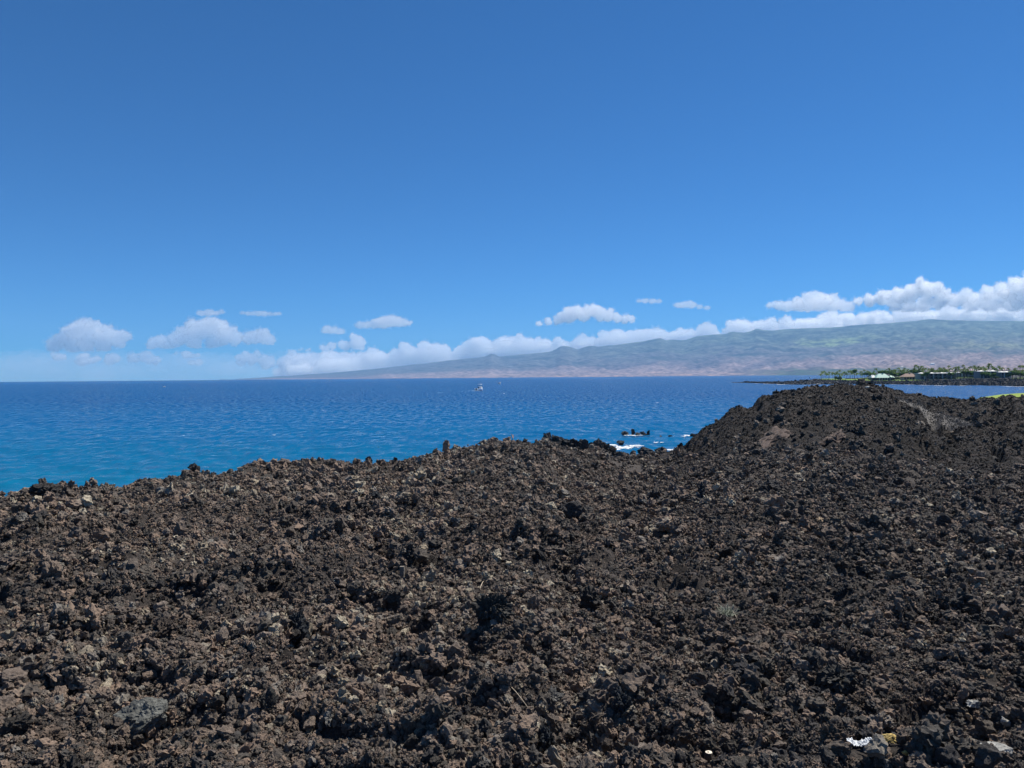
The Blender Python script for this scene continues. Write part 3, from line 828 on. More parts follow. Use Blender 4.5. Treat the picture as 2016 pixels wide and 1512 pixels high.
tag(link('golf_green', mesh_np('golf_green', np.stack([Y * (PX - CX) / F, Y, Z], -1)[:, sl].reshape(-1, 3), grid_faces(PX.shape[0], rows[-1] + 1 - rows[0]), True), M_lawn2), 'vivid yellow green golf turf behind the black mound at the right edge', None, None, 'structure')

# ------------------------------------------------------------------ palms, trees and shrubs on the headland
def leaf_mat(name, c, var):
    m, n, l, out = new_mat(name)
    d, t, x = n.new('ShaderNodeBsdfDiffuse'), n.new('ShaderNodeBsdfTranslucent'), n.new('ShaderNodeMixShader'); x.inputs[0].default_value = .45
    tc, nz, mx = n.new('ShaderNodeTexCoord'), n.new('ShaderNodeTexNoise'), n.new('ShaderNodeMix'); mx.data_type = 'RGBA'; nz.inputs['Scale'].default_value = .8
    mx.inputs['A'].default_value = (*[k * (1 - var) for k in c], 1); mx.inputs['B'].default_value = (*[k * (1 + var) for k in c], 1)
    l.new(tc.outputs['Object'], nz.inputs['Vector']); l.new(nz.outputs['Fac'], mx.inputs['Factor'])
    for q in (d, t): l.new(mx.outputs['Result'], q.inputs['Color'])
    l.new(d.outputs[0], x.inputs[1]); l.new(t.outputs[0], x.inputs[2]); l.new(x.outputs[0], out.inputs['Surface']); return m
M_trunk = simple_mat('palm_trunk', (.13, .105, .08), .9, .3, 2.0, .1)
M_frond = leaf_mat('palm_frond', (.17, .23, .075), .4)
M_leaf = leaf_mat('tree_leaves', (.12, .20, .055), .5)
M_leaf2 = leaf_mat('shrub_leaves', (.085, .125, .05), .5)

def crown_mesh(seed):
    r = random.Random(seed); b = MB()
    for k in range(19):
        a = 2 * math.pi * k / 19 + r.uniform(-.2, .2); el = r.uniform(-.15, 1.25); L = r.uniform(2.3, 3.1); w = r.uniform(.30, .42)
        d = Vector((math.cos(a), math.sin(a), 0)); s = Vector((-math.sin(a), math.cos(a), 0))
        pts = []
        for i in range(6):
            q = i / 5
            pts.append(d * (L * q * math.cos(el) * (1 - .12 * q)) + Vector((0, 0, L * (q * math.sin(el) - q * q * (.55 + .3 * math.cos(el))))))
        for i in range(5):
            wa, wb = w * math.sin(math.pi * (i / 5 * .85 + .12)), w * math.sin(math.pi * ((i + 1) / 5 * .85 + .12))
            dz = Vector((0, 0, -.25))
            b.poly([pts[i], pts[i + 1], pts[i + 1] + s * wb + dz * wb * 2, pts[i] + s * wa + dz * wa * 2])
            b.poly([pts[i + 1], pts[i], pts[i] - s * wa + dz * wa * 2, pts[i + 1] - s * wb + dz * wb * 2])
    me = b.mesh('crown'); me.materials.append(M_frond); return me
def trunk_mesh(h, lean, seed):
    b = MB(); pts = []
    for i in range(7):
        q = i / 6; pts.append((lean * q * q, .15 * math.sin(q * 3 + seed), h * q))
    b.tube(pts, [.26 - .12 * i / 6 for i in range(7)], 6)
    me = b.mesh('trunk', True); me.materials.append(M_trunk); return me
CROWNS = [crown_mesh(i) for i in range(5)]
PALMS = {
 'on the open lawn point of the headland': (1040, [(1615.6, 737.5), (1618, 732), (1622.5, 731.5), (1625.5, 734), (1629.5, 736), (1632.3, 733), (1639.3, 734), (1643, 735.5), (1648, 733), (1651.7, 736), (1653, 730), (1657, 736), (1662.5, 733), (1666, 735), (1671, 730), (1675, 731), (1679, 735), (1687, 735)]),
 'left of the green roofed house': (1010, [(1695, 732), (1697, 736), (1701.4, 729), (1704, 734), (1708, 731), (1711, 733), (1714, 736), (1720.5, 732), (1724.3, 726.5)]),
 'between the green roof and the brown roof': (960, [(1750, 726), (1756, 730), (1760.5, 728), (1763.6, 729.5), (1769, 725), (1772, 729.5), (1776, 731), (1779, 728.5), (1781, 725.6), (1787.5, 728), (1789, 731)]),
 'behind the long white topped hotel': (900, [(1800, 726), (1803, 719), (1808, 722.5), (1810.5, 726.5), (1814.4, 721.6), (1817, 726), (1822, 725.6), (1829, 727), (1833, 730), (1834.5, 725.6), (1837, 726.5), (1843, 731), (1850, 725.6), (1854, 727), (1855.5, 730), (1858, 725), (1863, 728), (1868, 721), (1871, 726.4)]),
 'in the gap between the two hotel blocks': (860, [(1880, 724), (1882, 728), (1885.6, 722.4), (1888.5, 728), (1895, 728), (1896.4, 719.5), (1899, 725), (1904, 727), (1910.6, 723), (1917.5, 721), (1921, 725), (1926.5, 721.7), (1931, 725.3)]),
 'behind the dark hotel block with white tents': (840, [(1935, 723), (1937.8, 725), (1940.5, 727), (1946, 721), (1948.6, 716.5), (1954, 722.4), (1957, 725), (1961, 727), (1966.7, 722), (1973, 724.6), (1985, 726)]),
 'near the right edge of the picture': (800, [(1998.6, 726), (2000.5, 730), (2005.5, 730), (2007.5, 720.5), (2013, 729.6), (2014.5, 721)]),
}
ORD = ['first', 'second', 'third', 'fourth', 'fifth', 'sixth', 'seventh', 'eighth', 'ninth', 'tenth', 'eleventh', 'twelfth', 'thirteenth', 'fourteenth', 'fifteenth', 'sixteenth', 'seventeenth', 'eighteenth', 'nineteenth', 'twentieth']
kp = 0
for place, (Yp, lst) in PALMS.items():
    mean = sum(y for x, y in lst) / len(lst)
    for i, (x, y) in enumerate(lst):
        Yq = Yp + random.uniform(-18, 18)
        top = pix(x, y, Yq)
        T0 = Yq - float(np.interp(x, HL_X, HL_Y))
        zb = float(hl_z(np.array(x), np.array(T0)))
        h = top.z - zb
        lean = random.uniform(-1.2, .6)
        e = empty('palm_tree', (top.x - lean, Yq, zb - .1))
        tall = 'Tall' if y < mean - 2.5 else ('Short' if y > mean + 2 else 'Slender')
        tag(e, f'{tall.lower()} coconut palm, {ORD[i]} from left {place}', 'palm tree', 'coconut palms on the headland')
        link('trunk', trunk_mesh(h, lean, kp), None, e)
        c = link('crown', CROWNS[kp % 5], None, e, (lean, 0, h)); c.rotation_euler = (random.uniform(-.15, .15), random.uniform(-.15, .15), random.uniform(0, 6.28)); s = random.uniform(1.2, 1.65); c.scale = (s, s, s)
        kp += 1

def foliage_mesh(name, seed, n=420, sz=.16, mat=None):
    """Many small leaf clumps spread through an uneven crown of unit size."""
    r = np.random.default_rng(seed); b = MB()
    lobes = [(r.normal(size=3) * (.45, .45, .25), r.uniform(.35, .6)) for _ in range(8)]
    for k in range(n):
        c, rad = lobes[k % 8]
        d = r.normal(size=3); d /= np.linalg.norm(d)
        p = c + d * rad * r.uniform(.55, 1.05)
        t = Vector(r.normal(size=3)).normalized(); q = t.orthogonal().normalized() * sz * r.uniform(.6, 1.4); w = t.cross(q).normalized() * sz * r.uniform(.6, 1.4)
        P = Vector(p); b.poly([P - q - w, P + q - w * .6, P + q * .7 + w, P - q * .8 + w])
    me = b.mesh(name); me.materials.append(mat); return me
FOL = [foliage_mesh('crown', 70 + i, mat=M_leaf) for i in range(3)]
SHR = [foliage_mesh('shrub', 80 + i, 260, .2, M_leaf2) for i in range(3)]
def tree(x, y, w, h, Yt, label, trunk_h=3.0, fol=0):
    top = pix(x, y, Yt); T0 = Yt - float(np.interp(x, HL_X, HL_Y)); zb = float(hl_z(np.array(float(x)), np.array(T0)))
    e = empty('broad_tree', (top.x, Yt, zb - .1)); tag(e, label, 'tree')
    s = Yt / F
    cz = top.z - zb
    b = MB(); b.tube([(0, 0, 0), (.15, .1, cz * .5), (0, 0, cz)], [.35, .28, .15], 6)
    for k in range(4):
        a = k * 1.6 + x; b.tube([(0, 0, cz * .5), (math.cos(a) * w * s * .28, math.sin(a) * w * s * .28, cz)], [.18, .06], 5)
    me = b.mesh('trunk', True); me.materials.append(M_trunk); link('trunk', me, None, e)
    c = link('crown', FOL[fol % 3], None, e, (0, 0, cz)); c.scale = (w * s * .5, w * s * .5, h * s * .55)
tree(1743, 733.5, 30, 11, 985, 'wide rounded dark green tree rising behind the green roof')
tree(1682, 731.5, 13, 10, 1050, 'small round dark tree among the palms above the bay water', fol=1)
tree(1762, 737, 24, 10, 955, 'bushy green tree right of the green roofed house', fol=2)
tree(1780, 737, 20, 10, 950, 'bushy green tree touching the left end of the brown roof', fol=1)
tree(1806, 734, 18, 12, 905, 'leafy tree between the brown roof and the hotel', fol=0)
tree(1904, 733, 30, 9, 870, 'low spreading tree in the gap between the hotels', fol=2)
tree(1993, 735, 26, 12, 815, 'dark leafy tree right of the white tent pavilion', fol=1)
tree(2010, 737, 28, 12, 800, 'dark hedge-like tree at the right edge of the picture', fol=0)
tree(1709, 737, 22, 9, 1000, 'dense dark tree left of the green roofed house', fol=0)
tree(1824, 736, 16, 9, 872, 'bright green tree hiding the left bays of the long hotel', fol=1)
tree(1872, 736, 14, 8, 868, 'bright green tree in front of the right end of the long hotel', fol=2)
tree(1938, 737, 16, 10, 815, 'green tree covering the left half of the dark hotel block', fol=0)
tree(1956, 738, 12, 8, 812, 'small green tree before the right half of the dark hotel block', fol=1)
tree(1920, 735, 18, 8, 870, 'green tree beside the little white awning block', fol=1)
tree(1800, 731, 22, 10, 940, 'green palm grove tree above the brown roof\'s right end', fol=2)
tree(1846, 731, 26, 7, 915, 'low green tree mass rising behind the middle of the long hotel', fol=0)
def shrub(x, y, w, h, T0, label, k):
    p = hl_point(x, T0); s = p.y / F
    o = link('shrub', SHR[k % 3], None, None, (p.x, p.y, p.z + h * s * .35)); o.scale = (w * s * .5, w * s * .4, h * s * .55); o.rotation_euler = (0, 0, k)
    tag(o, label, 'shrub', 'shrubs on the headland')
for k, (x, w, h, T0, lab) in enumerate([(1651.5, 13, 9, 110, 'pale grey green round bush alone on the lawn point'), (1668, 12, 2.5, 120, 'low dark hedge on the lawn right of the pale round bush'), (1684, 12, 2.5, 120, 'low dark hedge below the palms on the lawn, left of the lava lump'),
        (1704, 16, 3, 128, 'low dark hedge just right of the black lava lump'), (1727, 18, 4, 150, 'dark hedge in front of the green roofed house'), (1746, 20, 4, 140, 'dark hedge under the right wing of the green roof'), (1765, 22, 5, 130, 'dark hedge between the two low houses'),
        (1788, 24, 5, 125, 'dark hedge below the brown roofed house'), (1811, 18, 5, 130, 'leafy shrub at the left foot of the long hotel'), (1822, 16, 6, 122, 'tall shrub against the left bays of the long hotel'), (1846, 26, 3, 120, 'low hedge along the middle of the long hotel'), (1868, 24, 3, 118, 'low hedge along the right bays of the long hotel'),
        (1893, 20, 3, 150, 'low hedge on the grass between the hotels'), (1913, 16, 4, 150, 'shrub on the grass left of the dark hotel block'), (1930, 14, 6, 130, 'tall shrub at the left corner of the dark hotel block'), (1946, 20, 6, 125, 'broad shrub below the white tents of the dark hotel block'), (1962, 18, 4, 115, 'shrub at the right foot of the dark hotel block')]):
    shrub(x, 0, w, h, T0, lab, k)

# ------------------------------------------------------------------ buildings of the resort
M_white = simple_mat('white_paint', (.72, .71, .67), .7, .06, .5)
M_dark = simple_mat('shaded_glass', (.025, .03, .038), .25, .3, .3, .5)
M_grey = simple_mat('grey_stucco', (.27, .26, .25), .85, .15, .6)
M_teal = simple_mat('pale_green_roof', (.36, .56, .47), .6, .08, .4)
M_brown = simple_mat('brown_tile_roof', (.30, .21, .165), .85, .15, .5)
M_pink = simple_mat('pinkish_wall', (.36, .25, .21), .9, .1, .5)
def bbox(x0, x1, Yb, ytop):
    xc = (x0 + x1) / 2; top = pix(xc, ytop, Yb); T0 = Yb - float(np.interp(xc, HL_X, HL_Y)); zb = float(hl_z(np.array(xc), np.array(T0)))
    return top.x, zb, (x1 - x0) / F * Yb, top.z - zb
def hotel(x0, x1, Yb, ytop, bays, label, tents, floors=2, wall=M_grey):
    xc, zb, W, H = bbox(x0, x1, Yb, ytop)
    e = empty('hotel_building', (xc, Yb, zb)); tag(e, label, 'hotel')
    link('wall', MB().box(0, 7, H / 2, W, 10, H).mesh('wall'), wall, e)
    link('roof', MB().box(0, 5, H + .2, W + 1.2, 15, .4).mesh('roof'), M_white, e)
    for fl in range(floors):
        link('balcony_slab', MB().box(0, .9, fl * H / floors + .15, W, 2.4, .3).mesh('balcony_slab'), M_grey, e)
    bw = W / bays
    for k in range(bays):
        for fl in range(floors):
            w = link('window', MB().box(-W / 2 + bw * (k + .5), 1.93, fl * H / floors + H / floors * .52, bw * .8, .12, H / floors * .72).mesh('window'), M_dark, e)
            link('frame', MB().box(-W / 2 + bw * (k + .5), 1.85, fl * H / floors + H / floors * .52, .14, .1, H / floors * .72).mesh('frame'), M_white, w)
    for k in range(bays + 1):
        b = MB(); x = -W / 2 + bw * k
        b.box(x, .2, H / 2, .75, 1.3, H - .02, .75, 1)
        link('fin', b.mesh('fin'), M_white if k % 2 else M_grey, e)
    for k in range(tents):
        b = MB(); w = W / tents; b.box(-W / 2 + w * (k + .5), 4, H + .9, w * .9, 8, 1.0, .12, .12)
        link('awning', b.mesh('awning'), M_white, e)
hotel(1812, 1882, 880, 735.4, 8, 'long low hotel with white tent tops and pale fins over dark balconies', 7)
hotel(1930, 1964, 825, 731.6, 5, 'dark hotel block with white tent tops on the right of the headland', 3, 3)
hotel(1971.5, 1989.5, 815, 733.3, 3, 'small white tent topped pavilion over a dark front near the right edge', 2, 2)
hotel(1888, 1912, 905, 734.2, 4, 'row of low white roofs half hidden between the two hotels', 5, 1)
hotel(1917, 1929, 880, 733.0, 2, 'little white awning block just left of the dark hotel', 2, 1)
def hip_roof(W, D, h, over=1.0, ridge=.5):
    b = MB(); w, d = W / 2 + over, D / 2 + over; r = W / 2 * ridge
    P = [(-w, -d, 0), (w, -d, 0), (w, d, 0), (-w, d, 0), (-r, 0, h), (r, 0, h)]
    for q in ((0, 1, 5, 4), (1, 2, 5), (2, 3, 4, 5), (3, 0, 4)): b.poly([P[i] for i in q])
    b.poly([P[3], P[2], P[1], P[0]]); return b
def house(x0, x1, Yb, ytop, hw, label, roof_m, wall_m, wing=None, name='house'):
    xc, zb, W, H = bbox(x0, x1, Yb, ytop)
    e = empty(name, (xc, Yb, zb)); tag(e, label, 'house')
    wh = H * hw
    link('wall', MB().box(0, 0, wh / 2, W * .86, 9, wh).mesh('wall'), wall_m, e)
    rf = link('roof', hip_roof(W * .86, 9, H - wh, W * .07).mesh('roof'), roof_m, e, (0, 0, wh + .01))
    link('ridge_cap', MB().box(W * .05, 0, H - wh + .1, W * .08, 1.2, .9).mesh('ridge_cap'), roof_m, rf)
    for k in range(5):
        x = -W * .36 + W * .18 * k
        w = link('window', MB().box(x, -4.55, wh * .5, W * .1, .12, wh * .6).mesh('window'), M_dark, e)
        link('post', MB().box(x + W * .09, -5.3, wh / 2, .3, .3, wh).mesh('post'), M_white if roof_m is M_teal else wall_m, e)
    if wing:
        link('wing_roof', hip_roof(W * .3, 7, (H - wh) * .6, .8).mesh('wing_roof'), M_white if wing < 0 else roof_m, e, (wing * W * .62, -1, wh * .92))
        link('wing_wall', MB().box(wing * W * .62, -1, wh * .45, W * .26, 6.5, wh * .9).mesh('wing_wall'), wall_m, e)
house(1721, 1750, 965, 735.7, .42, 'low house with a pale green roof among the trees', M_teal, M_dark, 1)
house(1712.5, 1723, 970, 738.2, .5, 'small white roofed wing at the left of the green roofed house', M_white, M_dark)
house(1774, 1804, 930, 735.3, .5, 'low house with a brown hipped roof and pinkish walls', M_brown, M_pink)
def slope_Y(x, y):
    ry = float(np.interp(x, [a for a, b in RIDGE], [b for a, b in RIDGE])); Yr = float(np.interp(x, [430, 1000, 1500, 2016, 2700], [27000, 25000, 22500, 21000, 20000])); Ys = float(np.interp(x, [1610, 1700, 1760, 2016], [10000, 8500, 6500, 5500]))
    Yq = 9000.0
    for _ in range(12):
        e = (pix(x, y, Yq).z - 0) / Yq; t = max(0.001, e / (pix(x, ry, Yr).z / Yr)) ** (1 / 1.05); Yq = Ys + (Yr - Ys) * t
    return Yq
def mountain_house(x0, x1, y0, y1, Yb, label):
    Yb = slope_Y((x0 + x1) / 2, y1 + .3) - 30
    p = pix((x0 + x1) / 2, y1, Yb); q = pix((x0 + x1) / 2, y0, Yb); W = (x1 - x0) / F * Yb; H = q.z - p.z
    e = empty('far_building', (p.x, Yb, p.z - H * .5)); tag(e, label, 'building')
    link('wall', MB().box(0, 0, H * .5, W, H * 2, H * 1.2).mesh('wall'), M_white, e); link('roof', hip_roof(W, H * 2, H * .4, H * .1, .8).mesh('roof'), M_white, e, (0, 0, H * 1.11))
mountain_house(1832.5, 1839.5, 714.8, 717, 1500 + (21000 - 1300) * .02, 'long bright white building far up the mountain slope above the hotel')
mountain_house(1771, 1780, 721.6, 723.4, 1500 + 300, 'pale flat roofs far behind the palms, above the brown roof')
mountain_house(1752, 1756, 718.8, 720.2, 1900, 'tiny pale building on the brown slope behind the palms')
# low wall above the black shelf
def strip_wall(x0, x1, T0, h, label):
    b = MB(); pts = [hl_point(x, T0) for x in np.linspace(x0, x1, 14)]
    for p, q in zip(pts[:-1], pts[1:]):
        b.poly([p, q, q + Vector((0, 0, h)), p + Vector((0, 0, h))]); b.poly([p + Vector((0, 0, h)), q + Vector((0, 0, h)), q + Vector((0, 1, h)), p + Vector((0, 1, h))])
    tag(link('sea_wall', b.mesh('sea_wall'), simple_mat('pale_stone', (.36, .34, .29), .9, .2, .2)), label, 'wall')
strip_wall(1832, 1926, 62, 1.0, 'low pale stone wall above the black shelf below the hotels')
strip_wall(1930, 1962, 48, .8, 'pale curved terrace edge below the dark hotel block')

# ------------------------------------------------------------------ rocks in and beside the water
def rock_thing(name, x, y, w, h, Y, label, cat, seed, mat=M_coast, sub=4, group=None, sink=.25, rough=1.1, flat=.8, rz=0.0, cuts=6, tilt=0.0, zbase=None):
    """A rock whose foot is seen at pixel x, y and which is w by h pixels in the photograph."""
    p = pix(x, y, Y)
    s = Y / F
    me = rock_mesh(name, sub, seed, mat, rough=rough, cuts=cuts, flat=flat)
    o = link(name, me)
    co = np.empty(len(me.vertices) * 3, np.float32); me.vertices.foreach_get('co', co); co = co.reshape(-1, 3)
    zs = co[:, 2].max() - co[:, 2].min(); xs_ = co[:, 0].max() - co[:, 0].min()
    H = h * s * (1 + sink); W = w * s
    o.scale = (W / xs_, W / xs_ * .85, H / zs)
    o.location = (p.x, p.y, (p.z if zbase is None else zbase) - h * s * sink - co[:, 2].min() * H / zs)
    o.rotation_euler = (0, tilt, rz)
    return tag(o, label, cat, group)
G1 = 'black rocks standing in the shallow surf'
def sea_Y(y, x): return 12.0 * F / (y - (750.3 - .0083 * x))
for i, (x, y, w, h, lab) in enumerate([(1230, 856.5, 15, 8, 'squat black rock at the left end of the surf islet'), (1246.5, 856.5, 9, 12.5, 'tall pointed black rock near the middle of the surf islet'), (1256, 857, 12, 6, 'low black rock between the islet\'s tall spike and round boulder'),
        (1265, 856.5, 12, 7.5, 'rounded black rock in the right half of the surf islet'), (1277, 856.5, 6.5, 10, 'narrow black spike at the right end of the surf islet'), (1271, 857.2, 9, 3.5, 'flat black ledge joining the right end of the surf islet'),
        (1300.5, 859.5, 5, 2.5, 'tiny black rock awash right of the surf islet'), (1318, 859.5, 10, 3, 'flat black rock awash halfway to the mound'), (1364, 859, 12, 6, 'jagged black rock in white water at the foot of the mound')]):
    rock_thing('sea_rock', x, y, w, h, sea_Y(y, x), lab, 'rock', 900 + i, group=G1, sub=3, zbase=0, cuts=5, rough=1.25)
rock_thing('sea_rock', 1222, 877, 16, 8, 132, 'dark lumpy rock ringed by white foam off the near shore', 'rock', 921, sub=3, zbase=0.1)
G2 = 'jagged dark rocks along the near shore'
for i, (x, y, w, h, Y, lab) in enumerate([(1080, 875, 15, 25, 70, 'blocky black pillar rock at the left end of the shore outcrop'), (1095, 872, 18, 17, 71, 'dark rock with a sunlit top right of the blocky pillar'), (1112, 876, 22, 14, 71, 'broad dark shoulder of the shore outcrop'), (1131, 878, 24, 16, 73, 'dark rough rock on the outcrop\'s descending crest'),
        (1148, 880, 16, 16, 75, 'upright dark knob at the right end of the left outcrop'), (1088, 882, 24, 12, 66, 'rounded dark boulder in front of the blocky pillar'),
        (1177, 884, 20, 22, 83, 'angular grey topped rock highest of the right outcrop'), (1191, 886, 20, 16, 84, 'dark rock right of the grey topped rock'), (1203, 888, 22, 11, 85, 'dark sloping rock where the right outcrop meets foam'), (1165, 884, 14, 14, 82, 'dark rock left of the grey topped rock'), (1190, 892, 26, 10, 80, 'low dark rock below the right outcrop'),
        (1269, 890, 25, 11, 112, 'large rounded dark boulder at the water\'s edge of the cobble gap'), (1247, 892, 11, 6, 110, 'small dark boulder left of the large waterside boulder'), (1296, 886, 13, 6, 114, 'low dark boulder right of the large waterside boulder'), (1306, 886, 12, 7, 114, 'dark boulder at the right of the cobble gap shoreline'), (1228, 897, 16, 6, 100, 'flat dark slab in the cobble gap'), (1262, 902, 18, 7, 96, 'dark slab in the middle of the cobble gap'), (1340, 879, 10, 8, 92, 'upright dark stone near the mound\'s left foot')]):
    rock_thing('shore_rock', x, y, w * 1.25, h, Y, lab, 'rock', 940 + i, group=G2, sub=4, cuts=8, rough=.95, sink=1.0)
rock_thing('shore_rock', 1695, 757, 19, 12, 68, 'dark upright lava lump on the crest of the mound', 'rock', 970, mat=M_boulder, cuts=4)
rock_thing('shore_rock', 1611, 757, 9, 2.5, 69, 'small pale flat stone on the crest of the mound, left side', 'stone', 971, mat=simple_mat('pale_stone', (.42, .40, .36), .9, .2, 2), sub=3, flat=.4)
rock_thing('shore_rock', 1708, 763.5, 9, 3.5, 67, 'small white stone just below the mound\'s crest', 'stone', 972, mat=simple_mat('white_stone', (.6, .58, .53), .9, .1, 2), sub=3, flat=.5)

# foam where swell meets the rocks
def foam_mat():
    m, n, l, out = new_mat('foam')
    d, t, x = n.new('ShaderNodeBsdfDiffuse'), n.new('ShaderNodeBsdfTransparent'), n.new('ShaderNodeMixShader')
    d.inputs[0].default_value = (.86, .88, .89, 1)
    g, nz, mp, mr = n.new('ShaderNodeNewGeometry'), n.new('ShaderNodeTexNoise'), n.new('ShaderNodeMapping'), n.new('ShaderNodeMapRange')
    mp.inputs['Scale'].default_value = (1, .35, 1); nz.inputs['Scale'].default_value = 1.1; nz.inputs['Detail'].default_value = 6; nz.inputs['Roughness'].default_value = .75
    mr.inputs['From Min'].default_value = .36; mr.inputs['From Max'].default_value = .60; mr.inputs['To Min'].default_value = .08
    l.new(g.outputs['Position'], mp.inputs[0]); l.new(mp.outputs[0], nz.inputs['Vector']); l.new(nz.outputs['Fac'], mr.inputs['Value'])
    l.new(mr.outputs['Result'], x.inputs[0]); l.new(t.outputs[0], x.inputs[1]); l.new(d.outputs[0], x.inputs[2]); l.new(x.outputs[0], out.inputs['Surface'])
    return m
M_foam = foam_mat()
def foam(name, spots, cell, label, z=.06, seed=0, thr=.15):
    v, f = [], []
    for (x, y, w, h, dens) in spots:
        s0 = sea_Y(y, x); p = pix(x, y, s0); W = w * s0 / F * .5
        Yn, Yf = sea_Y(y + h / 2, x), sea_Y(y - h / 2, x); D = (Yf - Yn) / 2
        nx, ny = int(2 * W / cell) + 2, int(2 * D / (cell * 2.2)) + 2
        gx, gy = np.meshgrid(np.linspace(-1, 1, nx), np.linspace(-1, 1, ny), indexing='ij')
        X, Yy = p.x + gx * W, p.y + gy * D
        val = dens - (gx ** 2 + gy ** 2) * .95 + fbm(X / 2.2, Yy / 4.5, octv=5, seed=seed + int(x), gain=.65) * 1.25
        for i, j in zip(*np.where(val > thr)):
            a = .62 * cell; c = 1.36 * cell
            zz = z + .02 * ((i * 7 + j * 13) % 5) / 5
            b = len(v)
            v += [(X[i, j] - a, Yy[i, j] - c, zz), (X[i, j] + a, Yy[i, j] - c, zz), (X[i, j] + a, Yy[i, j] + c, zz), (X[i, j] - a, Yy[i, j] + c, zz)]
            f.append([b, b + 1, b + 2, b + 3])
    return tag(link(name, mesh_np(name, v, f), M_foam), label, None, None, 'stuff')
foam('surf_foam', [(1240, 879, 56, 9, .62), (1258, 877.5, 50, 5, .35), (1226, 882, 46, 8, .4), (1275, 880, 40, 4, .2), (1290, 872, 60, 5, -.05), (1215, 884, 40, 8, .35), (1244, 858, 70, 2.6, .5), (1309, 860, 40, 3, .2), (1345, 858.5, 50, 6, .1), (1320, 886, 60, 5, .3), (1166, 875, 10, 14, .3), (1290, 890, 60, 5, .3), (1208, 876, 20, 8, .4)], .10, 'white churned foam around the black shore rocks')
foam('breaking_surf', [(1500, 755.7, 22, .8, .8), (1536, 757.0, 16, .9, .8), (1522, 756.4, 12, .6, .6), (1790, 757.6, 14, .5, .5), (1822, 758.6, 14, .6, .7), (1850, 759.3, 16, .8, .7), (1935, 760.3, 14, .8, .8), (1980, 760.9, 26, .9, .8), (2008, 761.2, 16, .8, .8), (1760, 757.0, 8, .4, .5), (1895, 759.6, 10, .5, .6)], .8, 'thin white surf lines along the headland\'s black shelf', .12, 5)
foam('whitecap_flecks', [(x, y, w, .6, .9) for x, y, w in ((992, 775, 4), (921, 795, 2), (1442, 753.5, 2), (1294, 793, 5), (540, 857, 6), (360, 858, 2), (1800, 779, 2.5))], .3, 'scattered white flecks of foam out on the open sea', .08, 9)

# ------------------------------------------------------------------ boats
M_hull = simple_mat('white_gelcoat', (.88, .88, .88), .35, .03, .5)
M_canvas = simple_mat('dark_canvas', (.03, .035, .045), .8, .2, 1)
def hull_mesh(L, B, H):
    b = MB(); sec = []
    for i in range(9):
        q = i / 8; w = B / 2 * (1 - max(0, q - .45) ** 2 * 3.2); w = max(w, .04); sh = H * (1 + .35 * q * q); x = -L / 2 + L * q
        sec.append([(x, -w, sh), (x, -w * .75, H * .25), (x, 0, -.25), (x, w * .75, H * .25), (x, w, sh)])
    for a, c in zip(sec[:-1], sec[1:]):
        for k in range(4): b.poly([a[k], c[k], c[k + 1], a[k + 1]])
        b.poly([a[0], a[4], c[4], c[0]])
    b.poly(sec[0][::-1])
    return b.mesh('hull')
def boat(x, y, px_len, label, canopy=True, rz=1.15):
    Y = sea_Y(y, x); L = px_len * 1.5 / F * Y; k = L / 7.0
    e = empty('motor_boat', (Y * (x - CX) / F, Y, .1), rz); tag(e, label, 'boat', 'small boats out at sea'); e.scale = (k, k, k)
    link('hull', hull_mesh(7.0, 2.4, 1.0), M_hull, e)
    link('cabin', MB().box(.9, 0, 1.55, 2.0, 1.7, 1.1, .7, .85).mesh('cabin'), M_hull, e)
    link('windscreen', MB().box(1.15, 0, 1.8, 1.75, 1.72, .22, .85, .95).mesh('windscreen'), M_canvas, e)
    if canopy:
        link('canopy', MB().box(.3, 0, 3.15, 2.0, 1.8, .18, .9, .9).mesh('canopy'), M_hull, e)
        b = MB()
        for px_, py_ in ((-.5, -.8), (-.5, .8), (1.1, -.8), (1.1, .8)): b.tube([(px_, py_, 1.0), (px_, py_, 3.1)], .05, 5)
        link('canopy_frame', b.mesh('canopy_frame'), M_canvas, e)
    link('outboard', MB().box(-3.7, 0, .7, .5, .4, 1.1, .7, .8).mesh('outboard'), M_canvas, e)
    b = MB()
    for px_ in (-.6,): b.box(px_, .2, 1.3, .4, .5, .8, .7, .7)
    link('seat', b.mesh('seat'), M_canvas, e)
    return e
boat(944, 769, 18, 'white motor boat with a dark cockpit trailing a thin white wake', True, 1.15)
boat(983.5, 755.8, 7, 'small white boat beyond and right of the boat with the wake', False, 1.15)
boat(1594.5, 745.0, 6, 'white boat off the grassy tip of the headland', True, 1.15)
boat(323, 762, 4, 'tiny lone boat far out on the left side of the sea', False, 1.15)
def wake():
    pts = [(946, 769.6, .5), (936, 769.3, 2.4), (926, 769.9, 1.2), (915, 770.4, .8), (900, 771.2, .8), (885, 772.4, .7), (870, 773.4, .5), (855, 774.2, .3)]
    v, f = [], []
    P = [(pix(x, y, sea_Y(y, x)), w) for x, y, w in pts]
    for p, w in P: v += [(p.x, p.y - w * 2.2, .10), (p.x, p.y + w * 2.2, .10)]
    for i in range(len(P) - 1): f.append([2 * i, 2 * i + 1, 2 * i + 3, 2 * i + 2])
    me = bpy.data.meshes.new('boat_wake'); me.from_pydata(v, [], f); me.update()
    tag(link('boat_wake', me, simple_mat('thin_foam', (.45, .58, .70), .6, .2, 1, .3, 'Generated')), 'thin pale wake line behind the motor boat', None, None, 'stuff')
wake()

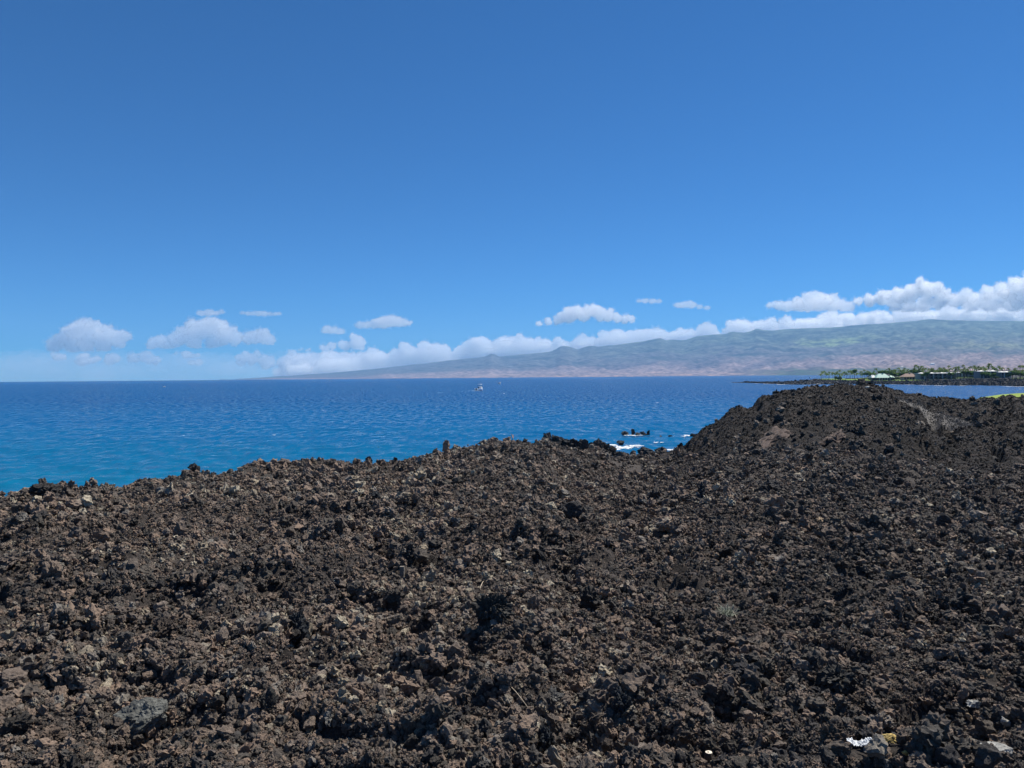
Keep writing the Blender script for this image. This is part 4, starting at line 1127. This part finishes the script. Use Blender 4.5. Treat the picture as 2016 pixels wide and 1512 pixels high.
# ------------------------------------------------------------------ clouds
def cloud_mat(name, dens, skin=0.0, col=(1, 1, 1, 1), g=.8):
    """Vapour inside the cloud's skin; the skin itself is a thin, mostly see-through veil of droplets that scatters light both ways."""
    m, n, l, out = new_mat(name)
    v = n.new('ShaderNodeVolumePrincipled'); v.inputs['Color'].default_value = col
    v.inputs['Anisotropy'].default_value = g; v.inputs['Density'].default_value = dens
    l.new(v.outputs[0], out.inputs['Volume'])
    if skin:
        a, b, t = n.new('ShaderNodeBsdfDiffuse'), n.new('ShaderNodeBsdfTranslucent'), n.new('ShaderNodeBsdfTransparent')
        c, e = n.new('ShaderNodeMixShader'), n.new('ShaderNodeMixShader')
        c.inputs[0].default_value = .65; e.inputs[0].default_value = skin
        a.inputs[0].default_value = b.inputs[0].default_value = (.98, .98, .98, 1)
        l.new(a.outputs[0], c.inputs[1]); l.new(b.outputs[0], c.inputs[2]); l.new(t.outputs[0], e.inputs[1]); l.new(c.outputs[0], e.inputs[2])
        l.new(e.outputs[0], out.inputs['Surface'])
    return m
M_cloud = cloud_mat('cloud_vapour', .010, .22)
M_thin = cloud_mat('thin_cloud_vapour', .006, .17)
M_wisp = cloud_mat('wispy_vapour', .0012)
M_mist = cloud_mat('distant_cloud_mist', .0005, 0, (.88, .94, 1, 1), .3)
dg_obj = []
def cloud(label, puffs, D, mat, seed, base=None, vox=1.45, amp=2.0, flat=.25, fringe=1.3, stretch=1.0, deep=.5, lev=(9, 5), kind=None, name='cloud'):
    """A cumulus body: puffs on puffs merged into one skin that bounds real vapour. puffs: (x, y, r) in pixels."""
    r = random.Random(seed); s = D / F; balls = []
    if mat is M_thin: puffs = [(x, y, rad * 1.3) for x, y, rad in puffs]
    for (x, y, rad) in puffs:
        c = pix(x, y, D); R0 = rad * s
        c = Vector((c.x, c.y + r.uniform(-.5, .5) * R0 * deep, c.z)); balls.append((c, R0))
        for _ in range(lev[0]):
            d = Vector((r.gauss(0, 1), r.gauss(0, 1) * deep, r.gauss(.25, .8))).normalized(); c1 = c + d * R0 * r.uniform(.75, 1.0); R1 = R0 * r.uniform(.28, .5); balls.append((c1, R1))
            for _ in range(lev[1]):
                d = Vector((r.gauss(0, 1), r.gauss(0, 1), r.gauss(.2, .8))).normalized(); balls.append((c1 + d * R1 * r.uniform(.8, 1.0), R1 * r.uniform(.3, .5)))
    v0, f0 = ICO[2]
    V, Fc = [], []
    for i, (c, rad) in enumerate(balls):
        V.append(v0 * (rad * np.array([stretch, .7, 1])) + np.array(c)); Fc.append(f0 + i * len(v0))
    V, Fc = np.concatenate(V), np.concatenate(Fc)
    o0 = pix(puffs[0][0], puffs[0][1], D); V = V - np.array(o0)
    o = bpy.data.objects.new('cloud_tmp', mesh_np('cloud_tmp', V, Fc)); COL.objects.link(o)
    md = o.modifiers.new('merge', 'REMESH'); md.mode = 'VOXEL'; md.voxel_size = vox * s
    dg = bpy.context.evaluated_depsgraph_get(); me = bpy.data.meshes.new_from_object(o.evaluated_get(dg))
    bpy.data.objects.remove(o)
    def skin(me, grow, k1, k2, sd, nm, mt):
        n = len(me.vertices); co = np.empty(n * 3, np.float32); me.vertices.foreach_get('co', co); co = co.reshape(-1, 3).astype(np.float64)
        nr = np.empty(n * 3, np.float32); me.vertex_normals.foreach_get('vector', nr); nr = nr.reshape(-1, 3)
        q = co / s
        dsp = fbm(q[:, 0] / 16, q[:, 1] / 16, q[:, 2] / 8, octv=2, seed=sd + 5) * amp * 1.6 - billow(q[:, 0] / 8, q[:, 1] / 8, q[:, 2] / 5, octv=3, seed=sd, gain=.6) * amp * k1 - billow(q[:, 0] / 5.0, q[:, 1] / 5.0, q[:, 2] / 3.6, octv=1, seed=sd + 3) * amp * k2 + grow
        co = co + nr * (dsp * s)[:, None]
        if base is not None:
            zb = pix(puffs[0][0], base, D).z - o0.z
            zb = zb + fbm(q[:, 0] / 24, q[:, 1] / 24, octv=3, seed=sd + 8) * 3.0 * s
            co[:, 2] = np.where(co[:, 2] < zb, zb + (co[:, 2] - zb) * flat, co[:, 2])
        me.vertices.foreach_set('co', co.astype(np.float32).ravel()); me.update(); me.name = nm
        me.materials.clear(); me.materials.append(mt)
        return me
    me2 = me.copy()
    ob = link(name, skin(me, -.3, 1.6, .5, seed, name, mat), None, None, o0)
    if fringe: link('fringe', skin(me2, fringe, 3.2, 1.3, seed + 50, 'fringe', M_wisp), None, ob)
    if kind: tag(ob, label, None, None, kind)
    else: tag(ob, label, 'cloud', 'white clouds over the sea and mountain')
    return ob

def puff_line(x0, x1, ytop, ybot, n, seed, rscale=.55):
    r = random.Random(seed); out = []
    for k in range(n):
        x = x0 + (x1 - x0) * (k + r.uniform(-.3, 1.3)) / n
        yt = np.interp(x, *ytop) + r.choice([-3, 0, 0, 2, 5, 8]); yb = np.interp(x, *ybot); h = max(6, yb - yt)
        rad = h * rscale * r.choice([.3, .42, .55, .75, .95]); out.append((x, yt + rad + r.uniform(0, .2) * h, rad))
        out.append((x + r.uniform(-8, 8), yb - h * .3, h * .42))
        if r.random() < .5: out.append((x + r.uniform(-10, 10), yt + h * r.uniform(.1, .4), h * r.uniform(.12, .22)))
    return out
DB = 36500
bank_top = ([540, 580, 640, 700, 760, 800, 880, 940, 1020, 1100, 1160, 1230, 1300, 1380, 1440, 1500, 1580, 1660, 1760, 1830, 1920, 2016, 2160], [730, 714, 701, 695, 685, 677, 672, 666, 662, 667, 657, 648, 645, 640, 630, 626, 622, 614, 610, 606, 602, 600, 604])
bank_bot = ([540, 560, 760, 900, 1000, 1100, 1200, 1300, 1400, 1500, 1600, 1700, 1850, 2160], [742, 738, 728, 716, 708, 698, 690, 684, 674, 664, 660, 654, 646, 646])
cloud('long white bank of cloud lying along the mountain ridge, middle part', puff_line(545, 1180, bank_top, bank_bot, 40, 1), DB, M_cloud, 21, stretch=1.5, lev=(7, 3), name='cloud')
cloud('white bank of cloud pressed on the mountain ridge, from the middle to the right', puff_line(1170, 1640, bank_top, bank_bot, 32, 2), DB - 600, M_cloud, 22, stretch=1.5, lev=(7, 3))
cloud('white bank of cloud capping the mountain summit at the right edge', puff_line(1620, 2170, bank_top, bank_bot, 32, 3), DB + 500, M_cloud, 23, stretch=1.5, lev=(7, 3))
cloud('lumpy white cloud over the low left end of the mountain', puff_line(575, 735, ([560, 640, 735], [700, 698, 690]), ([560, 735], [738, 730]), 9, 4, .45), DB + 900, M_thin, 24, lev=(7, 3))
cloud('thin white streak of cloud above the low left end of the mountain', puff_line(575, 712, ([575, 620, 680, 700, 712], [687, 677, 672, 659, 662]), ([575, 712], [692, 684]), 12, 14, .5), DB - 300, M_cloud, 34, lev=(6, 3))
cloud('bright cumulus with twin tops floating clear above the middle ridge', [(1062, 638, 6), (1078, 634, 7), (1098, 630, 9), (1120, 622, 15), (1136, 614, 13), (1150, 618, 14), (1168, 612, 11), (1180, 617, 13), (1198, 622, 11), (1215, 627, 9), (1232, 628, 8), (1243, 630, 6)], DB - 2000, M_cloud, 25, base=641)
cloud('ragged cumulus left of the right hand cloud mass, with a thin left tail', [(1514, 602, 3.5), (1526, 601, 5), (1537, 603, 6), (1550, 604, 8), (1570, 600, 10), (1590, 596, 12), (1607, 593, 13), (1622, 597, 12), (1642, 600, 11), (1660, 603, 9), (1675, 605, 6)], DB - 2500, M_thin, 26, base=614)
cloud('big bright cumulus towering over the right of the mountain', [(1690, 594, 8), (1712, 592, 11), (1738, 587, 14), (1766, 584, 15), (1794, 577, 16), (1818, 568, 16), (1840, 570, 15), (1858, 582, 13), (1760, 600, 11), (1788, 601, 13), (1820, 597, 15), (1845, 596, 12)], DB - 2600, M_cloud, 27, base=616)
cloud('hazy white cumulus leaving the frame at the right edge', [(1880, 594, 10), (1900, 586, 11), (1925, 590, 10), (1948, 582, 13), (1972, 578, 14), (1996, 574, 15), (2018, 566, 15), (2040, 562, 18), (2070, 562, 20), (1950, 598, 13), (2000, 596, 16), (1915, 600, 11), (2050, 592, 20)], DB - 2200, M_thin, 28, base=612)
cloud('large white cumulus low over the sea on the far left', [(104, 680, 8), (118, 674, 11), (128, 668, 13), (148, 658, 16), (165, 652, 15), (177, 644, 9), (190, 656, 15), (208, 662, 13), (226, 666, 12), (244, 664, 8), (140, 680, 10), (170, 680, 12), (205, 682, 10)], DB, M_thin, 29, amp=3.0, base=691)
cloud('peaked white cumulus in the left group, right of the largest one', [(318, 672, 8), (345, 668, 10), (366, 660, 12), (385, 652, 14), (405, 645, 13), (422, 636, 9), (430, 646, 12), (446, 660, 13), (462, 668, 9), (300, 680, 8), (330, 684, 8), (380, 676, 10), (420, 676, 10)], DB - 200, M_thin, 30, amp=3.0, base=684)
cloud('small white puff just right of the peaked left cumulus', [(488, 668, 8), (502, 664, 9), (516, 663, 10), (528, 668, 8)], DB - 400, M_thin, 31, amp=3.0, base=680)
cloud('small flat white cloud with a tail floating over the low mountain end', [(708, 640, 4), (722, 640, 5), (740, 637, 6), (755, 634, 8), (770, 633, 8), (785, 635, 7), (798, 636, 5)], DB - 1500, M_thin, 32, stretch=2.0, base=648, lev=(7, 3))
cloud('tiny white puff left of the small flat cloud', [(645, 650, 5), (655, 650, 5), (668, 653, 4)], DB - 1500, M_thin, 33, stretch=2.0, base=658, lev=(7, 3))
cloud('faint thin sliver of cloud high right of the twin topped cumulus', [(1258, 592, 2.4), (1270, 592, 3.4), (1284, 592.5, 3.6), (1296, 593, 3)], DB - 3000, M_thin, 35, stretch=2.0, lev=(6, 2), vox=1.2, amp=.8)
cloud('small faint cloud left of the ragged right hand cumulus', [(1335, 601, 4), (1348, 600, 5), (1360, 600, 5), (1378, 604, 3), (1392, 606, 3)], DB - 3000, M_thin, 36, stretch=2.0, lev=(6, 2), vox=1.2, amp=.8)
cloud('faint flat cloud high above the small left puff', [(478, 616, 2.5), (488, 616.5, 3), (498, 617, 3.4), (509, 617.5, 3.6), (520, 618, 3.8), (531, 618.3, 3.2), (541, 618.5, 2.8), (549, 618, 2.2)], DB - 3000, M_thin, 37, stretch=2.0, lev=(6, 2), vox=1.2, amp=.8)
cloud('faint flat cloud directly above the peaked left cumulus', [(396, 616, 4), (410, 615, 5), (425, 617, 4), (436, 614, 3)], DB - 3000, M_thin, 38, stretch=2.0, lev=(6, 2), vox=1.2, amp=.8)
cloud('low grey blue mist of far clouds along the left horizon', puff_line(-120, 640, ([-120, 0, 60, 120, 250, 400, 520, 640], [690, 690, 694, 688, 692, 690, 694, 700]), ([-120, 640], [752, 748]), 70, 9, .5), DB + 2500, M_mist, 39, stretch=3.0, lev=(5, 2), vox=2.4, fringe=0, kind='stuff', name='cloud_mist')
def scraps(x0, x1, y0, y1, n, seed, r0=2.5, r1=7):
    r = random.Random(seed); out = []
    for _ in range(n):
        x, y, q = r.uniform(x0, x1), r.uniform(y0, y1), r.uniform(r0, r1) ** 1
        for k in range(r.randint(1, 4)): out.append((x + r.uniform(-9, 9), y + r.uniform(-3, 3), q * r.uniform(.5, 1)))
    return out
cloud('broken white scraps of cloud low over the left sea', scraps(105, 420, 698, 716, 24, 3), DB + 600, M_thin, 40, lev=(6, 3), stretch=1.7)
cloud('small white scraps of cloud right of the left group, low down', scraps(470, 660, 694, 722, 26, 4), DB + 700, M_thin, 41, lev=(6, 3), stretch=1.5)

# ------------------------------------------------------------------ single things lying on the near lava
def place(x, y):
    g = ground_hit(x, y, lambda a, b: field_z(a, b))
    return g if g is not None else pix(x, y, 5.0)
def near_rock(x, y, w, h, label, mat, seed, cat='rock', name='boulder', flat=.7, rz=0.0, cuts=6, rough=1.1, lift=.1, sub=5, group=None, tilt=(0, 0), zf=.42):
    g = place(x, y); s = g.y / F
    me = rock_mesh(name, sub, seed, mat, rough=rough, cuts=cuts, flat=flat)
    o = link(name, me)
    o.location = (g.x, g.y + .3 * w * s, g.z + h * s * lift); k = w * s * .5
    o.scale = (k, max(k * .8, h * s * .55), h * s * zf / flat); o.rotation_euler = (tilt[0], tilt[1], rz)
    return tag(o, label, cat, group)
def stone_mat(name, c, var=.35): return rock_mat(name, [(.2, [x * (1 - var) for x in c]), (.55, c), (.9, [min(1, x * (1 + var)) for x in c])], False, .6, 16)
M_blue = stone_mat('blue_grey_lava', (.135, .135, .120)); M_blk = stone_mat('charcoal_lava', (.030, .033, .036)); M_lump = stone_mat('dark_lump_lava', (.05, .047, .042)); M_pale = stone_mat('pale_grey_stone', (.34, .33, .30), .2)
M_yel = stone_mat('yellow_stone', (.52, .38, .14), .2); M_tan = stone_mat('tan_stone', (.30, .22, .14)); M_gry = stone_mat('grey_lava', (.13, .125, .115)); M_brn = stone_mat('brown_lava', (.095, .07, .052))
near_rock(270, 1458, 118, 86, 'large flat topped blue grey boulder near the lower left corner', M_blue, 1001, flat=.62, rz=.5, cuts=9, rough=.55, tilt=(.12, .05), lift=.3, zf=.34)
near_rock(580, 1275, 62, 80, 'upright charcoal rock left of centre with a smooth dark front', M_blk, 1003, flat=.9, cuts=9, rough=.7, lift=.35, zf=.62)
near_rock(965, 1238, 104, 84, 'big rough clinker lump with a deep shadow at picture centre', M_lump, 1004, flat=.8, cuts=4, rough=1.5, lift=.35, zf=.6)
near_rock(1090, 1395, 66, 56, 'grey knobbly lava lump left of the black cleft rock', M_gry, 1005, rough=1.5, lift=.2)
near_rock(1228, 1425, 72, 66, 'dark overhanging block with a jagged sunlit top edge', M_blk, 1006, flat=.9, cuts=8, lift=.35, zf=.55)
near_rock(1075, 1500, 70, 66, 'tall black fin of lava at the lower edge, right of centre', M_blk, 1007, flat=1.0, cuts=5, rough=1.3, lift=.4, zf=.6)
near_rock(1975, 1505, 74, 46, 'smooth pale grey slab in the lower right corner', M_pale, 1008, cat='stone', name='slab', flat=.45, cuts=9, rough=.4, tilt=(.2, .1), lift=.3, zf=.24)
near_rock(1757, 1486, 40, 24, 'mustard yellow stone, the larger of two at the lower right', M_yel, 1009, cat='stone', name='yellow_stone', flat=.65, cuts=9, rough=.5, sub=4, lift=1.1)
near_rock(1786, 1502, 17, 14, 'small mustard yellow stone right below the larger one', M_yel, 1010, cat='stone', name='yellow_stone', sub=3, cuts=7, rough=.5, lift=1.2)
near_rock(1912, 1430, 20, 15, 'small tan yellow stone near the right edge', M_tan, 1011, cat='stone', name='tan_stone', sub=3, cuts=7, rough=.5, lift=1.1)
near_rock(1950, 1350, 26, 20, 'tan capped stone below the right edge twigs', M_tan, 1012, cat='stone', name='tan_stone', sub=4, lift=1.0)
near_rock(1983, 1436, 20, 20, 'pale upright chip of stone above the grey slab', M_pale, 1013, cat='stone', name='pale_stone', sub=3, cuts=8, rough=.5, lift=.6)
near_rock(1925, 1402, 34, 18, 'light grey lying stone left of the pale upright chip', M_pale, 1014, cat='stone', name='pale_stone', sub=4, flat=.5, lift=.5)
near_rock(645, 1445, 36, 42, 'light grey green pitted stone in the lower left half', M_gry, 1015, cat='stone', name='grey_stone', sub=4, lift=.5)
near_rock(1660, 1375, 92, 76, 'dark hollow sided boulder with a black cleft, lower right', M_lump, 1016, flat=.85, cuts=7, rough=1.3, lift=.35, zf=.55)
near_rock(1650, 1480, 90, 50, 'broad brown boulder left of the white scrap', M_brn, 1017, flat=.6, cuts=5, rough=1.2, lift=.3)
near_rock(1700, 1405, 60, 36, 'brown ledge shaped rock above the white scrap', M_brn, 1018, flat=.6, cuts=6, lift=.3)
near_rock(1270, 1000, 26, 22, 'pale ash grey rock in the middle distance right of centre', M_gry, 1019, sub=4, lift=.4)
near_rock(1382, 985, 20, 40, 'upright dark slab standing in the right middle distance', M_blk, 1020, flat=1.0, cuts=7, sub=4, lift=.5)
near_rock(1622, 1036, 28, 15, 'flat tan slab lying in the right middle distance', M_tan, 1021, cat='stone', name='tan_stone', flat=.4, sub=4, cuts=8, lift=.6)
near_rock(1855, 1040, 60, 34, 'dark knobbly lava mound stone in the right middle distance', M_boulder, 1022, sub=4, lift=.3)
near_rock(895, 1040, 30, 24, 'rounded grey lump in the centre middle distance', M_gry, 1023, sub=4, lift=.4)
near_rock(735, 988, 30, 24, 'dark angular stone beside a pale stick in the middle distance', M_blk, 1024, sub=4, cuts=8, lift=.4)
near_rock(360, 945, 16, 20, 'dark pointed lump standing on the left crest', M_boulder, 1025, sub=4, lift=.5)
near_rock(75, 985, 70, 40, 'dark rubble knob on the crest at the left edge', M_boulder, 1026, sub=4, rough=1.4, lift=.4)
near_rock(1835, 1330, 44, 34, 'dark squat rock in the lower right field', M_boulder, 1027, sub=4, lift=.3)
near_rock(90, 1470, 60, 50, 'brown lava lump with a black hollow in the lower left corner', M_brn, 1028, sub=5, rough=1.4, lift=.2)
near_rock(520, 1420, 60, 60, 'tall dark boulder left of the grey green pitted stone', M_lump, 1029, sub=5, rough=1.2, flat=.9, lift=.35, zf=.6)

# white crumpled scrap
def scrap():
    g = place(1690, 1484); s = g.y / F
    e = empty('crumpled_scrap', (g.x, g.y, g.z + .015)); tag(e, 'crumpled white scrap caught between dark rocks at the lower right', 'litter')
    for nm, cx_, w, d, rz, sd in (('left_fold', -11, 30, 11, -.55, 3), ('right_fold', 14, 30, 9, .45, 8)):
        nx, ny = 26, 12
        gx, gy = np.meshgrid(np.linspace(-.5, .5, nx), np.linspace(-.5, .5, ny), indexing='ij')
        wd = 1 - .5 * np.abs(gx) + .35 * perlin(gx * 4, gy * 0, seed=sd)
        x = gx * w * s; y = gy * d * s * wd * 1.5
        z = (np.abs(perlin(gx * 6, gy * 4, seed=sd)) * 9 + gy * 6 + perlin(gx * 13, gy * 9, seed=sd + 1) * 3) * s
        xx = x * math.cos(rz) - z * math.sin(rz) * 0 ; zz = z - x * math.tan(rz) * -.55
        me = mesh_np(nm, np.stack([xx + cx_ * s, y, zz + .03], -1).reshape(-1, 3), grid_faces(nx, ny), True)
        o = link(nm, me, M_scrap, e); so = o.modifiers.new('thick', 'SOLIDIFY'); so.thickness = .0015
M_scrap = simple_mat('white_scrap', (.60, .63, .66), .6, .3, 60)
scrap()

# cut stem, dry twigs, tuft, stake
M_twig = simple_mat('dry_twig', (.50, .42, .31), .85, .25, 30); M_bark = simple_mat('dark_bark', (.07, .055, .045), .9, .3, 20); M_cut = simple_mat('cut_wood', (.68, .60, .48), .8, .12, 40)
def stub():
    g = place(1392, 1500); s = g.y / F
    e = empty('cut_stem', (g.x, g.y, g.z)); tag(e, 'stub of a cut stem with a pale round hollow end near the lower edge', 'stem')
    link('bark', MB().tube([(0, 0, -.04), (.004, -.004, .022), (.006, -.008, .045)], [.0165, .017, .0168], 12).mesh('bark', True), M_bark, e)
    link('cut_face', MB().tube([(.006, -.008, .0452), (.006, -.008, .0475)], [.016, .0155], 12).mesh('cut_face'), M_cut, e)
    link('pith', MB().tube([(.003, -.009, .0476), (.003, -.009, .0482)], [.0055, .005], 8).mesh('pith'), M_bark, e)
stub()
TW = [(1440, 1205, 1452, 1225, 'short pale twig beside the grey green tuft'), (1007, 1358, 1046, 1410, 'long straight dry stem pointing down right, left of the black fin'), (1048, 1398, 1040, 1414, 'short forked end of the long dry stem'), (1205, 1340, 1222, 1360, 'curved pale twig above the overhanging block'),
      (143, 1418, 215, 1411, 'pale straight twig lying left of the blue grey boulder'), (325, 1402, 345, 1396, 'little arched twig right of the blue grey boulder'), (800, 1168, 812, 1180, 'tiny dry twig in the centre field'), (1804, 1334, 1857, 1322, 'pair of pale dry stems lying level at the right'), (1707, 1340, 1712, 1312, 'upright pale stalk above the black cleft boulder'),
      (1648, 1347, 1664, 1346, 'short thick pale stick beside the black cleft boulder'), (1522, 1458, 1556, 1488, 'long dry stem running down right in the lower right field'), (1655, 1462, 1660, 1494, 'curved pale stem left of the white scrap'), (1892, 1473, 1920, 1462, 'pale thick twig left of the grey slab'), (1920, 1508, 1938, 1494, 'pale twig under the left tip of the grey slab'),
      (1938, 1422, 1946, 1402, 'brown broken stick near the right edge'), (1942, 1238, 1972, 1240, 'thin straw on the right edge above the tan stone'), (1998, 1244, 2012, 1233, 'thin straw touching the right edge'), (1700, 1118, 1710, 1126, 'small upright straw in the right middle field'), (820, 1465, 845, 1490, 'fine curved straw near the lower edge left of centre'), (920, 1508, 912, 1488, 'pale looped straw at the lower edge'),
      (1410, 1512, 1398, 1502, 'straw leaning against the cut stem'), (1490, 1405, 1496, 1425, 'thin dry stalk in the lower middle right'), (490, 1140, 502, 1128, 'thin pale straw in the left middle field'), (760, 976, 772, 990, 'pale grey stick lying in the centre middle distance'), (945, 1165, 952, 1150, 'tiny straw left of the big clinker lump'), (1340, 990, 1352, 1006, 'pale stick in the right centre middle distance'), (1772, 1012, 1786, 1026, 'pale short stick in the far right middle distance')]
for i, (x0, y0, x1, y1, lab) in enumerate(TW):
    a, b_ = place(x0, y0), place(x1, y1)
    if abs(a.y - b_.y) > .6: b_ = pix(x1, y1, a.y)
    s = a.y / F; up = Vector((0, 0, 4 * s)); mid = (a + b_) / 2 + Vector((random.uniform(-3, 3) * s, 0, random.uniform(2, 5) * s)) + up
    pts = [a + up - a, (a + up) * .5 + mid * .5 - a + Vector((0, 0, s)), mid - a, (b_ + up) * .5 + mid * .5 - a + Vector((0, 0, s)), b_ + up - a]
    rad = (1.25 if 'thick' in lab or 'stick' in lab else .75) * s
    tag(link('dry_twig', MB().tube(pts, [rad, rad * .95, rad * .9, rad * .75, rad * .5], 6).mesh('dry_twig', True), M_twig, None, a), lab, 'twig', 'dry twigs lying on the lava')
def tuft():
    g = place(1432, 1212); s = g.y / F; b = MB(); r = random.Random(5)
    for k in range(150):
        a = r.uniform(0, 6.283); el = r.uniform(.25, 1.4); L = r.uniform(14, 34) * s; d = Vector((math.cos(a) * math.cos(el), math.sin(a) * math.cos(el), math.sin(el))); o = Vector((r.uniform(-12, 12) * s, r.uniform(-8, 8) * s, 0)); sd = d.cross(Vector((0, 0, 1))).normalized() * .45 * s
        m_ = o + d * L * .6; t_ = o + d * L + Vector((0, 0, -.25 * L))
        b.poly([o - sd, o + sd, m_ + sd, m_ - sd]); b.poly([m_ - sd, m_ + sd, t_])
    me = b.mesh('grass_tuft')
    tag(link('grass_tuft', me, simple_mat('silver_grass', (.24, .26, .20), .8, .35, 30), None, g), 'silvery grey green tuft of dry grass right of centre', 'grass tuft')
tuft()
def stake():
    g = ground_hit(1010.5, 873, lambda a, b: field_z(a, b)) or pix(1010, 870, 43)
    Y = 43.0; s = Y / F; p = pix(1011, 871, Y)
    e = empty('marker_stake', (p.x, Y, p.z)); tag(e, 'thin leaning stake with a pink white rag on the crest by the sea', 'stake')
    link('pole', MB().tube([(0, 0, -.1), (-2 * s, 0, 9 * s), (-4.2 * s, 0, 17.5 * s)], [.55 * s, .5 * s, .45 * s], 6).mesh('pole', True), simple_mat('grey_pole', (.10, .09, .085), .8, .2, 5), e)
    nx, ny = 5, 7
    gx, gy = np.meshgrid(np.linspace(0, 1, nx), np.linspace(0, 1, ny), indexing='ij')
    v = np.stack([-3.9 * s + gx * 5 * s * (1 - .5 * gy) + gy * 1.4 * s, gx * 6 * s + .4 * s * np.sin(gx * 7 + gy * 4), (15.5 - gy * 7.0 - gx * 1.0) * s], -1)
    link('rag', mesh_np('rag', v.reshape(-1, 3), grid_faces(nx, ny), True), simple_mat('pink_rag', (.72, .52, .50), .8, .15, 10), e)
stake()
def block():
    g = place(791, 1142); s = g.y / F
    e = empty('weathered_block', (g.x, g.y, g.z)); tag(e, 'small squared weathered wood piece standing in the centre field', 'wood block')
    for k, h in enumerate((0, 8.5, 17)):
        link('piece', MB().box(.4 * s * k, .3 * s * k, (h + 4) * s, 9 * s, 8 * s, 8.2 * s, .94, .94).mesh('piece'), simple_mat('weathered_wood', (.17, .15, .125), .9, .35, 25), e)
block()
